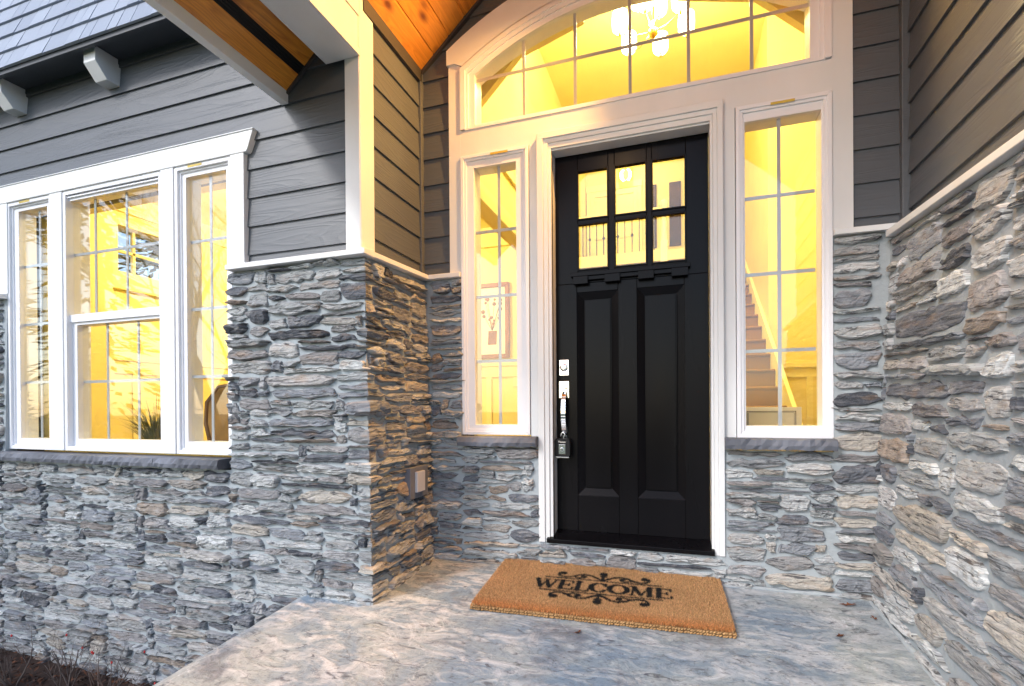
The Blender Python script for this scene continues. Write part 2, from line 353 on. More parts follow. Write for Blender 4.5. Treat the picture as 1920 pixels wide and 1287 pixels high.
def stones(name, lst, posfn, rng, parent, gap=.011, thick=.031, corner=None, skip=None, tintmul=1.0):
    V = []; F = []; UV = []; TT = []; base = 0
    na, nb = len(AA), len(BB)
    for (uc, zc, W, H) in lst:
        if skip and skip(uc, zc, W, H): continue
        hw = max(W - gap, .02) / 2; hh = max(H - gap, .014) / 2
        A = AA[:, None] * np.ones(nb)[None]; B = np.ones(na)[:, None] * BB[None]
        pe = rng.choice([2.2, 3, 4, 8, 14]); pl = rng.choice([2.2, 3, 5, 12]); tp = rng.uniform(.35, .85)
        if W < .09: pe = pl = 9; tp = .25; sp = (np.abs(A) > .0)
        fexp = np.where(A < 0, pl, pe); shape = (1 - np.abs(A) ** fexp * tp) ** .8
        amp = min(.30, .0055 / hh)
        topn = vnoise(rng, na, max(4, int(W / .035))) * amp; botn = vnoise(rng, na, max(4, int(W / .035))) * amp
        zt = hh * (shape + topn[:, None]); zb = hh * (-shape + botn[:, None])
        lead = rng.uniform(-1, 1, 2) * min(.35, .018 / hw)
        en = [vnoise(rng, nb, 4) * min(.2, .007 / hw) for _ in (0, 1)]
        xr = hw * (1 - .0 + en[1][None] * 1.0 + lead[1] * B); xl = -hw * (1 + en[0][None] + lead[0] * B)
        X = np.where(A < 0, -A * xl, A * xr)
        Z = zb + (zt - zb) * (B + 1) / 2
        rot = rng.normal(0, 1) * R(1.7) * min(1, .12 / W * 1.2)
        X, Z = X * math.cos(rot) - Z * math.sin(rot), X * math.sin(rot) + Z * math.cos(rot)
        # face: split layers, tilt, lumps
        th = thick * rng.uniform(.55, 1.25)
        tilt = rng.normal(0, .18) * B + rng.normal(0, .10) * A
        lay = np.zeros((na, nb))
        for _ in range(3):
            cut = rng.uniform(-.8, .8); wob = vnoise(rng, na, 6) * .22
            lay += np.where(B > cut + wob[:, None], 1, 0) * rng.uniform(-.30, .30)
        if rng.random() < .5:
            cut = rng.uniform(-.7, .7); wob = vnoise(rng, nb, 4) * .2
            lay += np.where(A > cut + wob[None], 1, 0) * rng.uniform(-.28, .28)
        lum = rng.normal(0, .055, (na, nb)); lum2 = vnoise(rng, na, 6)[:, None] * .10
        hgt = th * (.86 + tilt + lay + lum + lum2)
        hgt = np.clip(hgt, th * .3, th * 1.55)
        edge = np.minimum((1 - np.abs(A)) / .10, (1 - np.abs(B)) / .28); edge = np.clip(edge, 0, 1) ** .6
        hgt = hgt * (.25 + .75 * edge); hgt[0, :] = hgt[-1, :] = -.012; hgt[:, 0] = hgt[:, -1] = -.012
        U = uc + X; ZZ = zc + Z
        if corner is not None and abs(uc - corner) < hw * .95:
            i = int(np.argmin(np.abs(U[1:-1, nb // 2] - corner))) + 1; U[i, :] = corner
            U[:i, :] = np.minimum(U[:i, :], corner - .004); U[i + 1:, :] = np.maximum(U[i + 1:, :], corner + .004)
            hgt[i, 1:-1] = np.maximum(hgt[i, 1:-1], th * .75)
        P = posfn(U, ZZ, hgt); V.append(P.reshape(-1, 3))
        idx = np.arange(na * nb).reshape(na, nb) + base
        q = np.stack([idx[:-1, :-1], idx[1:, :-1], idx[1:, 1:], idx[:-1, 1:]], -1).reshape(-1, 4); F.append(q)
        off = rng.uniform(0, 40, 2); uvv = np.stack([U + off[0], ZZ + off[1]], -1).reshape(-1, 2); UV.append(uvv)
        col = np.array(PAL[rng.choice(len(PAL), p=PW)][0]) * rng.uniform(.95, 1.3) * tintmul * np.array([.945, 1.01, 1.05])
        if rng.random() < .2: col = (col + np.array(PAL[rng.choice(len(PAL), p=PW)][0])) / 2
        cc = np.repeat(np.clip(col, .02, .8)[None], na * nb, 0); TT.append(cc)
        base += na * nb
    V = np.concatenate(V); F = np.concatenate(F); UV = np.concatenate(UV); TT = np.concatenate(TT)
    me = bpy.data.meshes.new(name); me.vertices.add(len(V)); me.vertices.foreach_set('co', V.ravel())
    me.loops.add(F.size); me.loops.foreach_set('vertex_index', F.ravel()); me.polygons.add(len(F))
    me.polygons.foreach_set('loop_start', np.arange(0, F.size, 4)); me.update(calc_edges=True)
    uvl = me.uv_layers.new(name='UVMap'); uvl.data.foreach_set('uv', UV[F.ravel()].astype('f').ravel())
    ca = me.color_attributes.new('tint', 'FLOAT_COLOR', 'POINT'); ca.data.foreach_set('color', np.concatenate([TT, np.ones((len(TT), 1))], 1).astype('f').ravel())
    me.materials.append(M['stone']); me.polygons.foreach_set('use_smooth', [False] * len(F)); me.validate()
    o = bpy.data.objects.new(name, me); COL.objects.link(o); o.parent = parent; return o
YW, XC, YD, XR = -.765, -1.325, -.03, 1.29
ZLW, ZLD, ZLR = 1.914, 1.945, 1.972             # under side of the ledge trim
# the veneer is thicker at its foot than under the ledge
def xcz(z): return -1.362 + .062 * (1 - z / 1.95)
def ywz(z): return -.737 - .042 * (1 - z / 1.95)
def ydz(z): return -.020 - .034 * (1 - z / 1.95)
def xrz(z): return 1.372 - .108 * (1 - z / 1.95)
def pos_w(U, Z, h):
    L = U < XC - 1e-6; Rr = U > XC + 1e-6
    xc, yw = xcz(Z), ywz(Z)
    x = np.where(L, U + (xc - XC), xc + h); y = np.where(Rr, yw + (U - XC) * (1 + (YW - yw) / .75), yw - h)
    return np.stack([x, y, Z], -1)
rng = np.random.default_rng(11)
def top_w(u): return .685 if -4.53 < u < -2.31 else ZLW
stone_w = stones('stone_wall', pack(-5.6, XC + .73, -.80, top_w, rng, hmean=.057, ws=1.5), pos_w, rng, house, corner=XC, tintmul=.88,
                 skip=lambda u, z, W, H: (u - W / 2 > -1.72 and z + H / 2 < -.06 + max(0, u - XC) * .07))
stone_w['label'] = 'stone veneer under the left window and round the entry corner'
mb = MB()
def wq(x0, x1, z0, z1): mb.quad([(x0, ywz(z0), z0), (xcz(z0) if x1 is None else x1, ywz(z0), z0), (xcz(z1) if x1 is None else x1, ywz(z1), z1), (x0, ywz(z1), z1)])
wq(-5.7, None, -1, .69); wq(-5.7, -4.53, .69, ZLW); wq(-2.31, None, .69, ZLW)
mb.quad([(xcz(-1), ywz(-1), -1), (xcz(-1), 0, -1), (xcz(ZLW), 0, ZLW + .02), (xcz(ZLW), ywz(ZLW), ZLW + .02)])
for x in (-2.31, -4.53): mb.quad([(x, ywz(.69), .69), (x, ywz(ZLW), ZLW), (x, -.69, ZLW), (x, -.69, .69)])
mb.build('mortar', M['mortar'], stone_w, fixn=False)
def pos_d(U, Z, h): return np.stack([U, ydz(Z) - h, Z], -1)
def top_d(u):
    if -1.083 < u < -.545: return .805
    if -.545 <= u <= .552: return .20
    if .552 < u < 1.10: return .812
    return ZLD if u < 0 else ZLR
rng = np.random.default_rng(23)
stone_d = stones('stone_wall', pack(XC + .01, XR + .03, .02, top_d, rng, hmean=.052, ws=1.35), pos_d, rng, house, thick=.028, skip=lambda u, z, W, H: W < .055)
stone_d['label'] = 'stone veneer beside and below the front door'
mb = MB()
for x0, x1, z1 in ((-1.40, -1.083, ZLD), (-1.083, -.545, .805), (-.545, .552, .205), (.552, 1.10, .812), (1.10, 1.40, ZLR)):
    mb.quad([(x0, ydz(-.1), -.1), (x1, ydz(-.1), -.1), (x1, ydz(z1), z1), (x0, ydz(z1), z1)])
mb.quad([(-.545, ydz(.205), .205), (.552, ydz(.205), .205), (.552, .1, .205), (-.545, .1, .205)])
mb.build('mortar', M['mortar'], stone_d, fixn=False)
def pos_r(U, Z, h): return np.stack([xrz(Z) - h, -U, Z * (1 - .021 * U)], -1)
rng = np.random.default_rng(5)
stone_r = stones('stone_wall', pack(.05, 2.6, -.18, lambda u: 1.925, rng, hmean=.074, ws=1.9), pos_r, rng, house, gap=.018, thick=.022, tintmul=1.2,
                 skip=lambda u, z, W, H: z + H / 2 < fz(-u) - .01)
stone_r['label'] = 'stone veneer of the right porch wall'
mb = MB(); zr = 1.93; zr2 = 1.93 * (1 - .021 * 2.6); mb.quad([(xrz(-.3), 0, -.3), (xrz(-.3), -2.6, -.3), (xrz(zr), -2.6, zr2), (xrz(zr), 0, zr)]); mb.quad([(xrz(-.3), -2.6, -.3), (1.6, -2.6, -.3), (1.6, -2.6, zr2), (xrz(zr), -2.6, zr2)]); mb.build('mortar', M['mortar'], stone_r, fixn=False)
# rough mortar bead where the walls meet the floor
mb = MB()
for pts in ([(-1.72, ywz(0) - .010, -.02), (xcz(0) + .010, ywz(0) - .010, -.012)], [(xcz(0) + .010, ywz(0), -.012), (xcz(0) + .010, YD, .04)], [(XC, ydz(0) - .010, .043), (xrz(0), ydz(0) - .010, .043)], [(xrz(0) - .010, YD, .043), (xrz(-.1) - .010, -2.6, -.14)]):
    a_, b_ = Vector(pts[0]), Vector(pts[1]); n = max(3, int((b_ - a_).length / .05)); rr = random.Random(3)
    mb.tube([a_.lerp(b_, i / n) + Vector((rr.uniform(-.004, .004), rr.uniform(-.004, .004), rr.uniform(-.006, .006))) for i in range(n + 1)], [rr.uniform(.009, .017) for _ in range(n + 1)], 7)
mb.build('mortar_bead', M['mortar'], house, smooth=True)

# ------------------------------------------------------------------ lap siding
def lap(name, x0fn, x1fn, z0, z1, exp, pos, uoff=0, lab=None, first=None):
    """pos(u, off, z) -> xyz ; boards lap from below"""
    mb = MB(); rr = random.Random(hash(name) % 999 + int(z0 * 100)); z = z0; i = 0
    while z < z1:
        zt = min(z + (first if (i == 0 and first) else exp), z1)
        segs = x0fn(z, zt)
        for (u0, u1) in segs:
            if u1 - u0 < .004: continue
            o = rr.uniform(0, 30); n = max(1, int((u1 - u0) / .5))
            for k in range(n):
                a, b = u0 + (u1 - u0) * k / n, u0 + (u1 - u0) * (k + 1) / n
                mb.quad([pos(a, .019, z), pos(b, .019, z), pos(b, .006, zt), pos(a, .006, zt)], [(a + o, z + o), (b + o, z + o), (b + o, zt + o), (a + o, zt + o)])
                mb.quad([pos(a, .0, z), pos(b, .0, z), pos(b, .019, z), pos(a, .019, z)], [(a, z)] * 4)
        z = zt; i += 1
    o = mb.build(name, M['siding'], house, fixn=False)
    if lab: o['label'] = lab
    return o
E_ = .1815
def seg_d(z, zt):
    if z > 3.80: return [(-1.40, 1.452)]
    if z > 3.40:
        xi = math.sqrt(max(0.01, 2.05 ** 2 - (zt - 1.743) ** 2)); return [(-1.40, -xi + .018), (xi + .018, 1.452)]
    return [(-1.40, -1.14), (1.17, 1.452)]
lap('siding', seg_d, None, 1.95, 4.9, E_, lambda u, o, z: (u, .004 - o, z), lab='grey brown lap siding round the door', first=.115)
lap('siding', lambda z, t: [(-.70, -.02)], None, 1.925, 3.50, E_, lambda u, o, z: (-1.402 + o, u, z), lab='grey brown lap siding on the side of the entry corner', first=.14)
lap('siding', lambda z, t: [(-2.6, 0)], None, 1.82, 3.6, E_, lambda u, o, z: (1.455 - o, u, z), lab='brown lap siding above the right stone wall', first=.25)
def seg_w(z, zt):
    if z > 2.62 or zt > 2.74: return [(-5.7, -1.43)]
    if z < 2.76: return [(-5.7, -4.60), (-2.26, -1.43)]
lap('siding', seg_w, None, 1.925, 3.60, .1755, lambda u, o, z: (u, -.70 - o, z), lab='blue grey lap siding above the left window', first=.09)
mb = MB()   # sheathing behind the siding
mb.box(-1.46, -1.41, -.69, .0, 1.5, 3.5); mb.box(1.47, 1.55, -2.6, .2, -.3, 3.6); mb.box(-1.46, -1.14, .02, .2, -.2, 3.4); mb.box(1.14, 1.47, .02, .2, -.2, 3.4)
mb.box(-1.5, 1.55, .03, .2, 3.80, 5.2)
for sx in (-1, 1): mb.prism([(sx * 1.14 + .01, 3.3), (sx * 1.5, 3.3), (sx * 1.5, 3.82), (sx * .6, 3.82), (sx * 1.05, 3.50)], .03, .2)
mb.box(-1.5, -.50, .03, .2, -.3, .80); mb.box(.50, 1.5, .03, .2, -.3, .80)
mb.box(-5.7, -4.56, -.68, -.5, -.9, 5.0); mb.box(-2.30, -1.41, -.68, -.5, -.9, 5.0); mb.box(-4.56, -2.30, -.68, -.5, -.9, .74); mb.box(-4.56, -2.30, -.68, -.5, 2.62, 5.0)
mb.build('wall_core', M['dark_trim'], house)

# corner and inside-corner boards, ledge trim
mb = MB(); mb.box(-1.482, -1.385, -.735, -.695, ZLW + .035, 3.40); mb.box(-1.43, -1.3805, -.732, -.60, ZLW + .035, 3.40)
mb.build('corner_board', M['trim'], house, bevel=.003)
mb = MB(); mb.box(-1.40, -1.372, -.045, .0, 1.95, 3.40); mb.build('inside_corner_trim', M['siding'], house, bevel=.003)
mb = MB(); mb.box(1.412, 1.452, -.045, .0, 1.95, 3.60); mb.build('inside_corner_trim', M['siding'], house, bevel=.003)
LT = lambda m: m.build('ledge_trim', M['trim'], house, bevel=.003)
yw_, xl_, yd_, xr_ = ywz(ZLW) - .062, xcz(ZLW) + .045, ydz(ZLD) - .045, xrz(1.93) - .040
mb = MB(); mb.prism([(yw_, ZLW), (yw_, ZLW + .03), (-.70, ZLW + .045), (-.70, ZLW)], -2.31, xl_, 'yz')
mb.hexa([(-1.41, yw_ + .001, ZLW + .0005), (xl_ + .001, yw_ + .001, ZLW + .0005), (xl_ + .001, yd_, ZLD), (-1.41, yd_, ZLD), (-1.41, yw_ + .001, ZLW + .043), (xl_ + .001, yw_ + .001, ZLW + .03), (xl_ + .001, yd_, ZLD + .03), (-1.41, yd_, ZLD + .045)])
mb.prism([(yd_, ZLD), (yd_, ZLD + .03), (.0, ZLD + .045), (.0, ZLD)], -1.40, -1.083, 'yz'); LT(mb)
mb = MB(); mb.prism([(yw_, ZLW), (yw_, ZLW + .03), (-.70, ZLW + .045), (-.70, ZLW)], -5.7, -4.53, 'yz'); LT(mb)
mb = MB(); mb.prism([(yd_, ZLR), (yd_, ZLR + .03), (.0, ZLR + .045), (.0, ZLR)], 1.102, 1.45, 'yz')
za, zb = 1.931, 1.931 - .0405 * 2.62
mb.hexa([(xr_, -2.62, zb), (1.46, -2.62, zb), (1.46, yd_ + .002, za), (xr_, yd_ + .002, za), (xr_, -2.62, zb + .03), (1.46, -2.62, zb + .05), (1.46, yd_ + .002, za + .062), (xr_, yd_ + .002, za + .034)]); LT(mb)

# ------------------------------------------------------------------ door surround
R0, R1, R2, ZC, XM = 1.845, 1.945, 2.114, 1.743, .015
def arcx(r, x): return ZC + math.sqrt(max(0, r * r - (x - XM) ** 2))
mb = MB()
y0, y1 = -.028, .14
mb.box(-1.168, -1.083, y0, y1, ZLD + .03, 3.39); mb.box(1.103, 1.199, y0, y1, ZLR + .03, 3.39)
mb.box(-.600, -.475, y0 + .001, y1, .86, 2.76); mb.box(.510, .620, y0 + .001, y1, .86, 2.76)
mb.box(-1.083, 1.103, y0 + .0005, y1, 2.76, 2.931)
mb.box(-.600, -.475, y0 + .001, y1, .205, .86); mb.box(.510, .620, y0 + .001, y1, .205, .86)
n = 40
for i in range(n):
    xa, xb = [-1.178 + (1.208 + 1.178) * k / n for k in (i, i + 1)]
    lo = [3.39 if abs(x - XM) > 1.092 else max(2.9, arcx(R1 - .004, x)) for x in (xa, xb)]
    hi = [arcx(R2, x) for x in (xa, xb)]
    mb.prism([(xa, lo[0]), (xb, lo[1]), (xb, hi[1]), (xa, hi[0])], -.040, y1)
# vertical cheeks between the arch frame and the stiles
mb.box(-1.084, -1.07, y0 + .002, y1, 2.931, 3.392); mb.box(1.098, 1.104, y0 + .002, y1, 2.931, 3.392)
mb.build('door_surround', M['trim'], house)
mb = MB()
for sx, xo, xi in ((-1, -.543, -.452), (1, .556, .486)):
    x1_ = xo + (xi - xo) * .45; x2_ = xo + (xi - xo) * .78
    mb.box(xo, x1_, -.062, .0, .205, 2.80); mb.box(x1_, x2_, -.052, .0, .205, 2.80 - .035); mb.box(x2_, xi, -.043, .0, .205, 2.80 - .06)
    mb.box(xi, xi + (-.03 if sx < 0 else .03), -.030, .13, .205, 2.72)
mb.box(-.543, .556, -.0625, .0, 2.765, 2.806); mb.box(-.502, .52, -.0525, .0, 2.738, 2.766); mb.box(-.47, .50, -.0435, .0, 2.705, 2.739); mb.box(-.455, .49, -.030, .13, 2.694, 2.72)
mb.build('door_casing', M['trim'], house, bevel=.003)

# ------------------------------------------------------------------ front door
DX0, DX1, DZ0, DZ1, DY = -.450, .483, .262, 2.692, .062
def strips(mb, x0, x1, z0, z1, holes_x, holes_z, y0, y1):
    """slab with a grid of rectangular holes"""
    xs = [x0] + [q for h in holes_x for q in h] + [x1]; zs = [z0] + [q for h in holes_z for q in h] + [z1]
    for i in range(0, len(xs) - 1, 2): mb.box(xs[i], xs[i + 1], y0, y1, z0, z1)
    for hx in holes_x:
        for i in range(0, len(zs) - 1, 2): mb.box(hx[0], hx[1], y0, y1, zs[i], zs[i + 1])
door = MB()
strips(door, DX0, DX1, DZ0, 1.86, [(-.312, -.050), (.066, .345)], [(.495, 1.800)], DY, DY + .045)
LX = [(-.303, -.108), (-.068, .127), (.158, .356)]
strips(door, DX0, DX1, 1.86, DZ1, LX, [(1.943, 2.238), (2.267, 2.580)], DY + .0003, DY + .045)
door = door.build('front_door', M['door'], house, bevel=.003)
for hx in ((-.312, -.050), (.066, .345)):
    mb = MB(); a, b = hx; c, d = .495, 1.800; g = .045
    o4 = [(a, c), (b, c), (b, d), (a, d)]; i4 = [(a + g, c + g), (b - g, c + g), (b - g, d - g), (a + g, d - g)]
    for k in range(4):
        k2 = (k + 1) % 4
        mb.quad([(o4[k][0], DY + .004, o4[k][1]), (o4[k2][0], DY + .004, o4[k2][1]), (i4[k2][0], DY + .026, i4[k2][1]), (i4[k][0], DY + .026, i4[k][1])])
    h4 = [(a + g + .006, c + g + .006), (b - g - .006, c + g + .006), (b - g - .006, d - g - .006), (a + g + .006, d - g - .006)]
    mb.prism(h4, DY + .014, DY + .03); mb.box(a, b, DY + .026, DY + .043, c, d)
    mb.build('door_panel', M['door'], door, bevel=.0015)
mb = MB(); mb.box(-.345, .380, .024, DY, 1.897, 1.922); mb.box(-.33, .365, .036, DY, 1.872, 1.897)
for x in (-.328, -.128, .075, .272): mb.box(x, x + .095, .018, .045, 1.846, 1.895)
mb.build('dentil_shelf', M['door'], door, bevel=.002)
mb = MB()
for a, b in LX:
    for c, d in ((1.943, 2.238), (2.267, 2.580)):
        mb.box(a, b, DY + .02, DY + .026, c, d)
pane = mb.build('door_pane', M['glass'], door)
mb = MB()
for a, b in LX:
    for c, d in ((1.943, 2.238), (2.267, 2.580)):
        g = .007
        mb.box(a - .004, a + g, DY - .006, DY + .006, c - .004, d + .004); mb.box(b - g, b + .004, DY - .006, DY + .006, c - .004, d + .004); mb.box(a + g, b - g, DY - .0065, DY + .006, c - .004, c + g); mb.box(a + g, b - g, DY - .0065, DY + .006, d - g, d + .004)
mb.build('glazing_bead', M['door'], door, bevel=.002)
mb = MB(); mb.prism([(-.075, .206), (-.075, .232), (.06, .262), (.12, .262), (.12, .206)], -.49, .50, 'yz'); mb.build('threshold', M['door'], house, bevel=.003)
# hardware
hy = DY
mb = MB(); mb.box(-.430, -.366, hy - .008, hy, 1.268, 1.372); mb.build('deadbolt', M['chrome'], door, bevel=.003)
mb = MB(); mb.lathe((-.398, hy - .008, 1.32), [(.026, 0), (.025, -.012), (.018, -.016), (.012, -.017)], 20, 'y'); mb.build('key_cylinder', M['chrome'], door, smooth=False, bevel=.001)
mb = MB(); mb.box(-.432, -.366, hy - .008, hy, 1.122, 1.232)
mb.box(-.408, -.380, hy - .016, hy, .845, .935)
grip = []
for k in range(17):
    t = k / 16; z = 1.165 - t * .285; y = hy - .012 - .048 * math.sin(math.pi * min(1, t * 1.04)) ** .55
    grip.append((-.394, y, z))
for k in range(16):
    a, b = grip[k], grip[k + 1]; wd = .0135 + .002 * math.sin(math.pi * k / 16)
    mb.hexa([(a[0] - wd, b[1] - .004, b[2]), (a[0] + wd, b[1] - .004, b[2]), (a[0] + wd, b[1] + .006, b[2]), (a[0] - wd, b[1] + .006, b[2]), (a[0] - wd, a[1] - .004, a[2]), (a[0] + wd, a[1] - .004, a[2]), (a[0] + wd, a[1] + .006, a[2]), (a[0] - wd, a[1] + .006, a[2])])
hd = mb.build('door_handle', M['chrome'], door, bevel=.0015)
mb = MB(); mb.box(-.414, -.376, hy - .040, hy - .006, 1.186, 1.196); mb.box(-.408, -.382, hy - .048, hy - .036, 1.183, 1.193); mb.build('thumb_latch', M['chrome'], door, bevel=.002)

lock = empty('key_lockbox', (-.402, hy - .035, .80), label='black combination key lockbox hanging from the front door handle', cat='lockbox')
mb = MB(); mb.prism([(-.045, -.055), (.045, -.055), (.052, -.045), (.052, .045), (.042, .062), (-.042, .062), (-.052, .045), (-.052, -.045)], -.025, .03); mb.build('body', M['rubber'], lock, bevel=.005)
mb = MB(); mb.box(-.022, .022, -.029, -.025, -.038, .024); mb.lathe((0, -.029, -.008), [(.013, 0), (.011, -.006)], 14, 'y'); mb.build('key_plate', M['chrome'], lock, bevel=.001)
mb = MB(); mb.box(-.042, .044, -.029, -.02, -.063, -.056); mb.build('bottom_strip', M['chrome'], lock, bevel=.001)
mb = MB(); mb.tube([(-.012, .0, .055), (-.012, .0, .088), (-.006, .0, .098), (.006, 0, .098), (.012, 0, .088), (.012, 0, .055)], .0045, 8); mb.build('shackle', M['chrome'], lock, smooth=True)
fc = bpy.data.curves.new('lettering', 'FONT'); fc.body = 'Master'; fc.size = .019; fc.align_x = 'CENTER'; fc.extrude = .0004
to = bpy.data.objects.new('lettering_tmp', fc); COL.objects.link(to); bpy.context.view_layer.update()
me = bpy.data.meshes.new_from_object(to.evaluated_get(bpy.context.evaluated_depsgraph_get())); bpy.data.objects.remove(to)
me.materials.clear(); me.materials.append(M['white_ceramic']); lt = bpy.data.objects.new('lettering', me); COL.objects.link(lt); lt.parent = lock; lt.location = (0, -.0262, .034); lt.rotation_euler = (R(90), 0, 0)

# ------------------------------------------------------------------ windows
def ring(mb, x0, x1, z0, z1, t, y0, y1, tb=None, tt=None):
    tb = tb or t; tt = tt or t
    mb.prism([(x0, z0), (x0 + t, z0 + tb), (x0 + t, z1 - tt), (x0, z1)], y0, y1); mb.prism([(x1, z0), (x1, z1), (x1 - t, z1 - tt), (x1 - t, z0 + tb)], y0, y1)
    mb.prism([(x0, z0), (x1, z0), (x1 - t, z0 + tb), (x0 + t, z0 + tb)], y0, y1); mb.prism([(x0, z1), (x0 + t, z1 - tt), (x1 - t, z1 - tt), (x1, z1)], y0, y1)
def muntins(par, xs, zs, gx, gz, y, wd=.0095, arch=False):
    mb = MB()
    for x in xs: mb.box(x - wd, x + wd, y, y + .006, gz[0], arcx(R0 - .002, x) if arch else gz[1])
    for z in zs: mb.box(gx[0], gx[1], y + .0006, y + .0066, z - wd, z + wd)
    return mb.build('muntin', M['grid'], par)
def sticker(par, x0, x1, y, z): MB().box(x0, x1, y - .001, y, z - .007, z + .007).build('sticker', M['sticker'], par)
def fixed_window(x0, x1, z0, z1, g, yf, xs, zs, lab, stx, yb):
    mb = MB(); ring(mb, x0, x1, z0, z1, .022, yf - .012, yb); ring(mb, x0 + .020, x1 - .020, z0 + .020, z1 - .020, .018, yf - .004, yb - .001)
    gx0, gx1, gz0, gz1 = g
    ring(mb, x0 + .036, x1 - .036, z0 + .036, z1 - .036, gx0 - x0 - .036, yf + .006, yb - .002, gz0 - z0 - .036, z1 - gz1 - .036)
    o = mb.build('window', M['vinyl'], house, bevel=.002); o['label'] = lab
    MB().box(gx0 - .005, gx1 + .005, yf + .024, yf + .030, gz0 - .005, gz1 + .005).build('pane', M['glass'], o)
    muntins(o, xs, zs, (gx0, gx1), (gz0, gz1), yf + .036)
    sticker(o, stx[0], stx[1], yf - .0125, z1 - .018)
    return o
fixed_window(-1.080, -.604, .883, 2.758, (-.990, -.650, .950, 2.672), -.028, [-.822], [1.375, 1.811, 2.247], 'narrow white framed sidelight to the left of the front door', (-.865, -.742), .10)
fixed_window(.624, 1.100, .883, 2.758, (.672, 1.028, .950, 2.672), -.028, [.850], [1.375, 1.811, 2.247], 'narrow white framed sidelight to the right of the front door', (.802, .922), .10)
# transom
mb = MB(); yf = -.028
for (ro, ri, ya, ins) in ((R1, R1 - .035, yf - .012, 0), (R1 - .033, R1 - .062, yf - .004, .02), (R1 - .058, R0, yf + .006, .045)):
    X0, X1 = -1.079 + (0 if ins == 0 else ins + .01), 1.100 - (0 if ins == 0 else ins + .01)
    nn = 44
    for i in range(nn):
        xa, xb = [X0 + (X1 - X0) * k / nn for k in (i, i + 1)]
        lo = [max(2.96, arcx(ri, x)) for x in (xa, xb)]; hi = [arcx(ro, x) for x in (xa, xb)]
        mb.prism([(xa, lo[0]), (xb, lo[1]), (xb, hi[1]), (xa, hi[0])], ya, .10 - ins * .01)
    wv = [.035, .025, .045][0 if ins == 0 else (1 if ins == .02 else 2)]
    zt = arcx(ri, X0 + wv) + .002
    mb.box(X0, X0 + wv, ya + .0004, .10, 2.937, zt); mb.box(X1 - wv, X1, ya + .0004, .10, 2.937, zt)
mb.box(-1.05, 1.07, yf - .006, .10, 2.932, 2.945); mb.box(-1.04, 1.06, yf + .004, .0995, 2.945, 2.961)
tr = mb.build('window', M['vinyl'], house); tr['label'] = 'wide arched transom window over the front door'
mb = MB()
mb.prism([(-.995, 2.955), (1.035, 2.955)] + [(x, arcx(R0 + .004, x)) for x in np.linspace(1.035, -.995, 30)], yf + .024, yf + .030)
mb.build('pane', M['glass'], tr)
muntins(tr, [-.643, -.303, .037, .375, .714], [3.275], (-.99, 1.028), (2.961, 3), yf + .036, arch=True)

def label_w(o, l): o['label'] = l; return o
YB = -.745
mb = MB()
mb.prism([(-4.86, 2.640), (-2.190, 2.640), (-2.178, 2.655), (-2.135, 2.765), (-4.92, 2.765)], YB - .004, -.69); mb.box(-4.93, -2.129, YB - .010, -.69, 2.765, 2.773)
mb.box(-4.70, -4.515, YB, -.69, ZLW + .04, 2.640); mb.box(-2.321, -2.213, YB, -.69, ZLW + .04, 2.640)
mb.box(-4.027, -3.893, YB, -.60, .777, 2.640); mb.box(-2.912, -2.802, YB, -.60, .777, 2.640)
mb.build('window_casing', M['trim'], house, bevel=.003)
def case_unit(x0, x1, gx, xs, lab, stx):
    z0, z1 = .777, 2.640
    mb = MB(); ring(mb, x0, x1, z0, z1, .026, -.738, -.58); ring(mb, x0 + .024, x1 - .024, z0 + .024, z1 - .024, .014, -.722, -.59)
    ring(mb, x0 + .034, x1 - .034, z0 + .034, z1 - .034, max(.02, gx[0] - x0 - .034), -.712, -.60, .045, .030)
    o = mb.build('window', M['vinyl'], house, bevel=.002); o['label'] = lab
    MB().box(gx[0] - .01, gx[1] + .01, -.690, -.684, .850, 2.582).build('pane', M['glass'], o)
    muntins(o, xs, [1.28, 1.722, 2.165], gx, (.85, 2.582), -.678)
    sticker(o, stx[0], stx[1], -.7385, 2.628); return o
case_unit(-4.53, -4.02, (-4.440, -4.11), [-4.258], 'narrow left unit of the triple window', (-4.38, -4.26))
case_unit(-2.80, -2.318, (-2.730, -2.388), [-2.557], 'narrow right unit of the triple window', (-2.68, -2.56))
mb = MB(); x0, x1 = -3.893, -2.912
ring(mb, x0, x1, .777, 2.640, .030, -.738, -.58)
mb.box(x0 + .03, x1 - .03, -.728, -.60, 2.592, 2.603)
ring(mb, x0 - .045, x1 + .02, 1.700, 2.596, .032, -.715, -.66, .055, .022)
ring(mb, x0 + .028, x1 - .028, .800, 1.715, .050, -.700, -.62, .058, .035)
o = mb.build('window', M['vinyl'], house, bevel=.002); o['label'] = 'wide double hung centre unit of the triple window'
mb = MB(); mb.box(-3.92, -2.92, -.692, -.687, 1.750, 2.58); mb.box(-3.82, -2.985, -.668, -.663, .853, 1.685); mb.build('pane', M['glass'], o)
muntins(o, [-3.64, -3.322], [2.195], (-3.91, -2.93), (1.752, 2.576), -.682)
muntins(o, [-3.565, -3.255], [1.272], (-3.815, -2.985), (.857, 1.682), -.658)

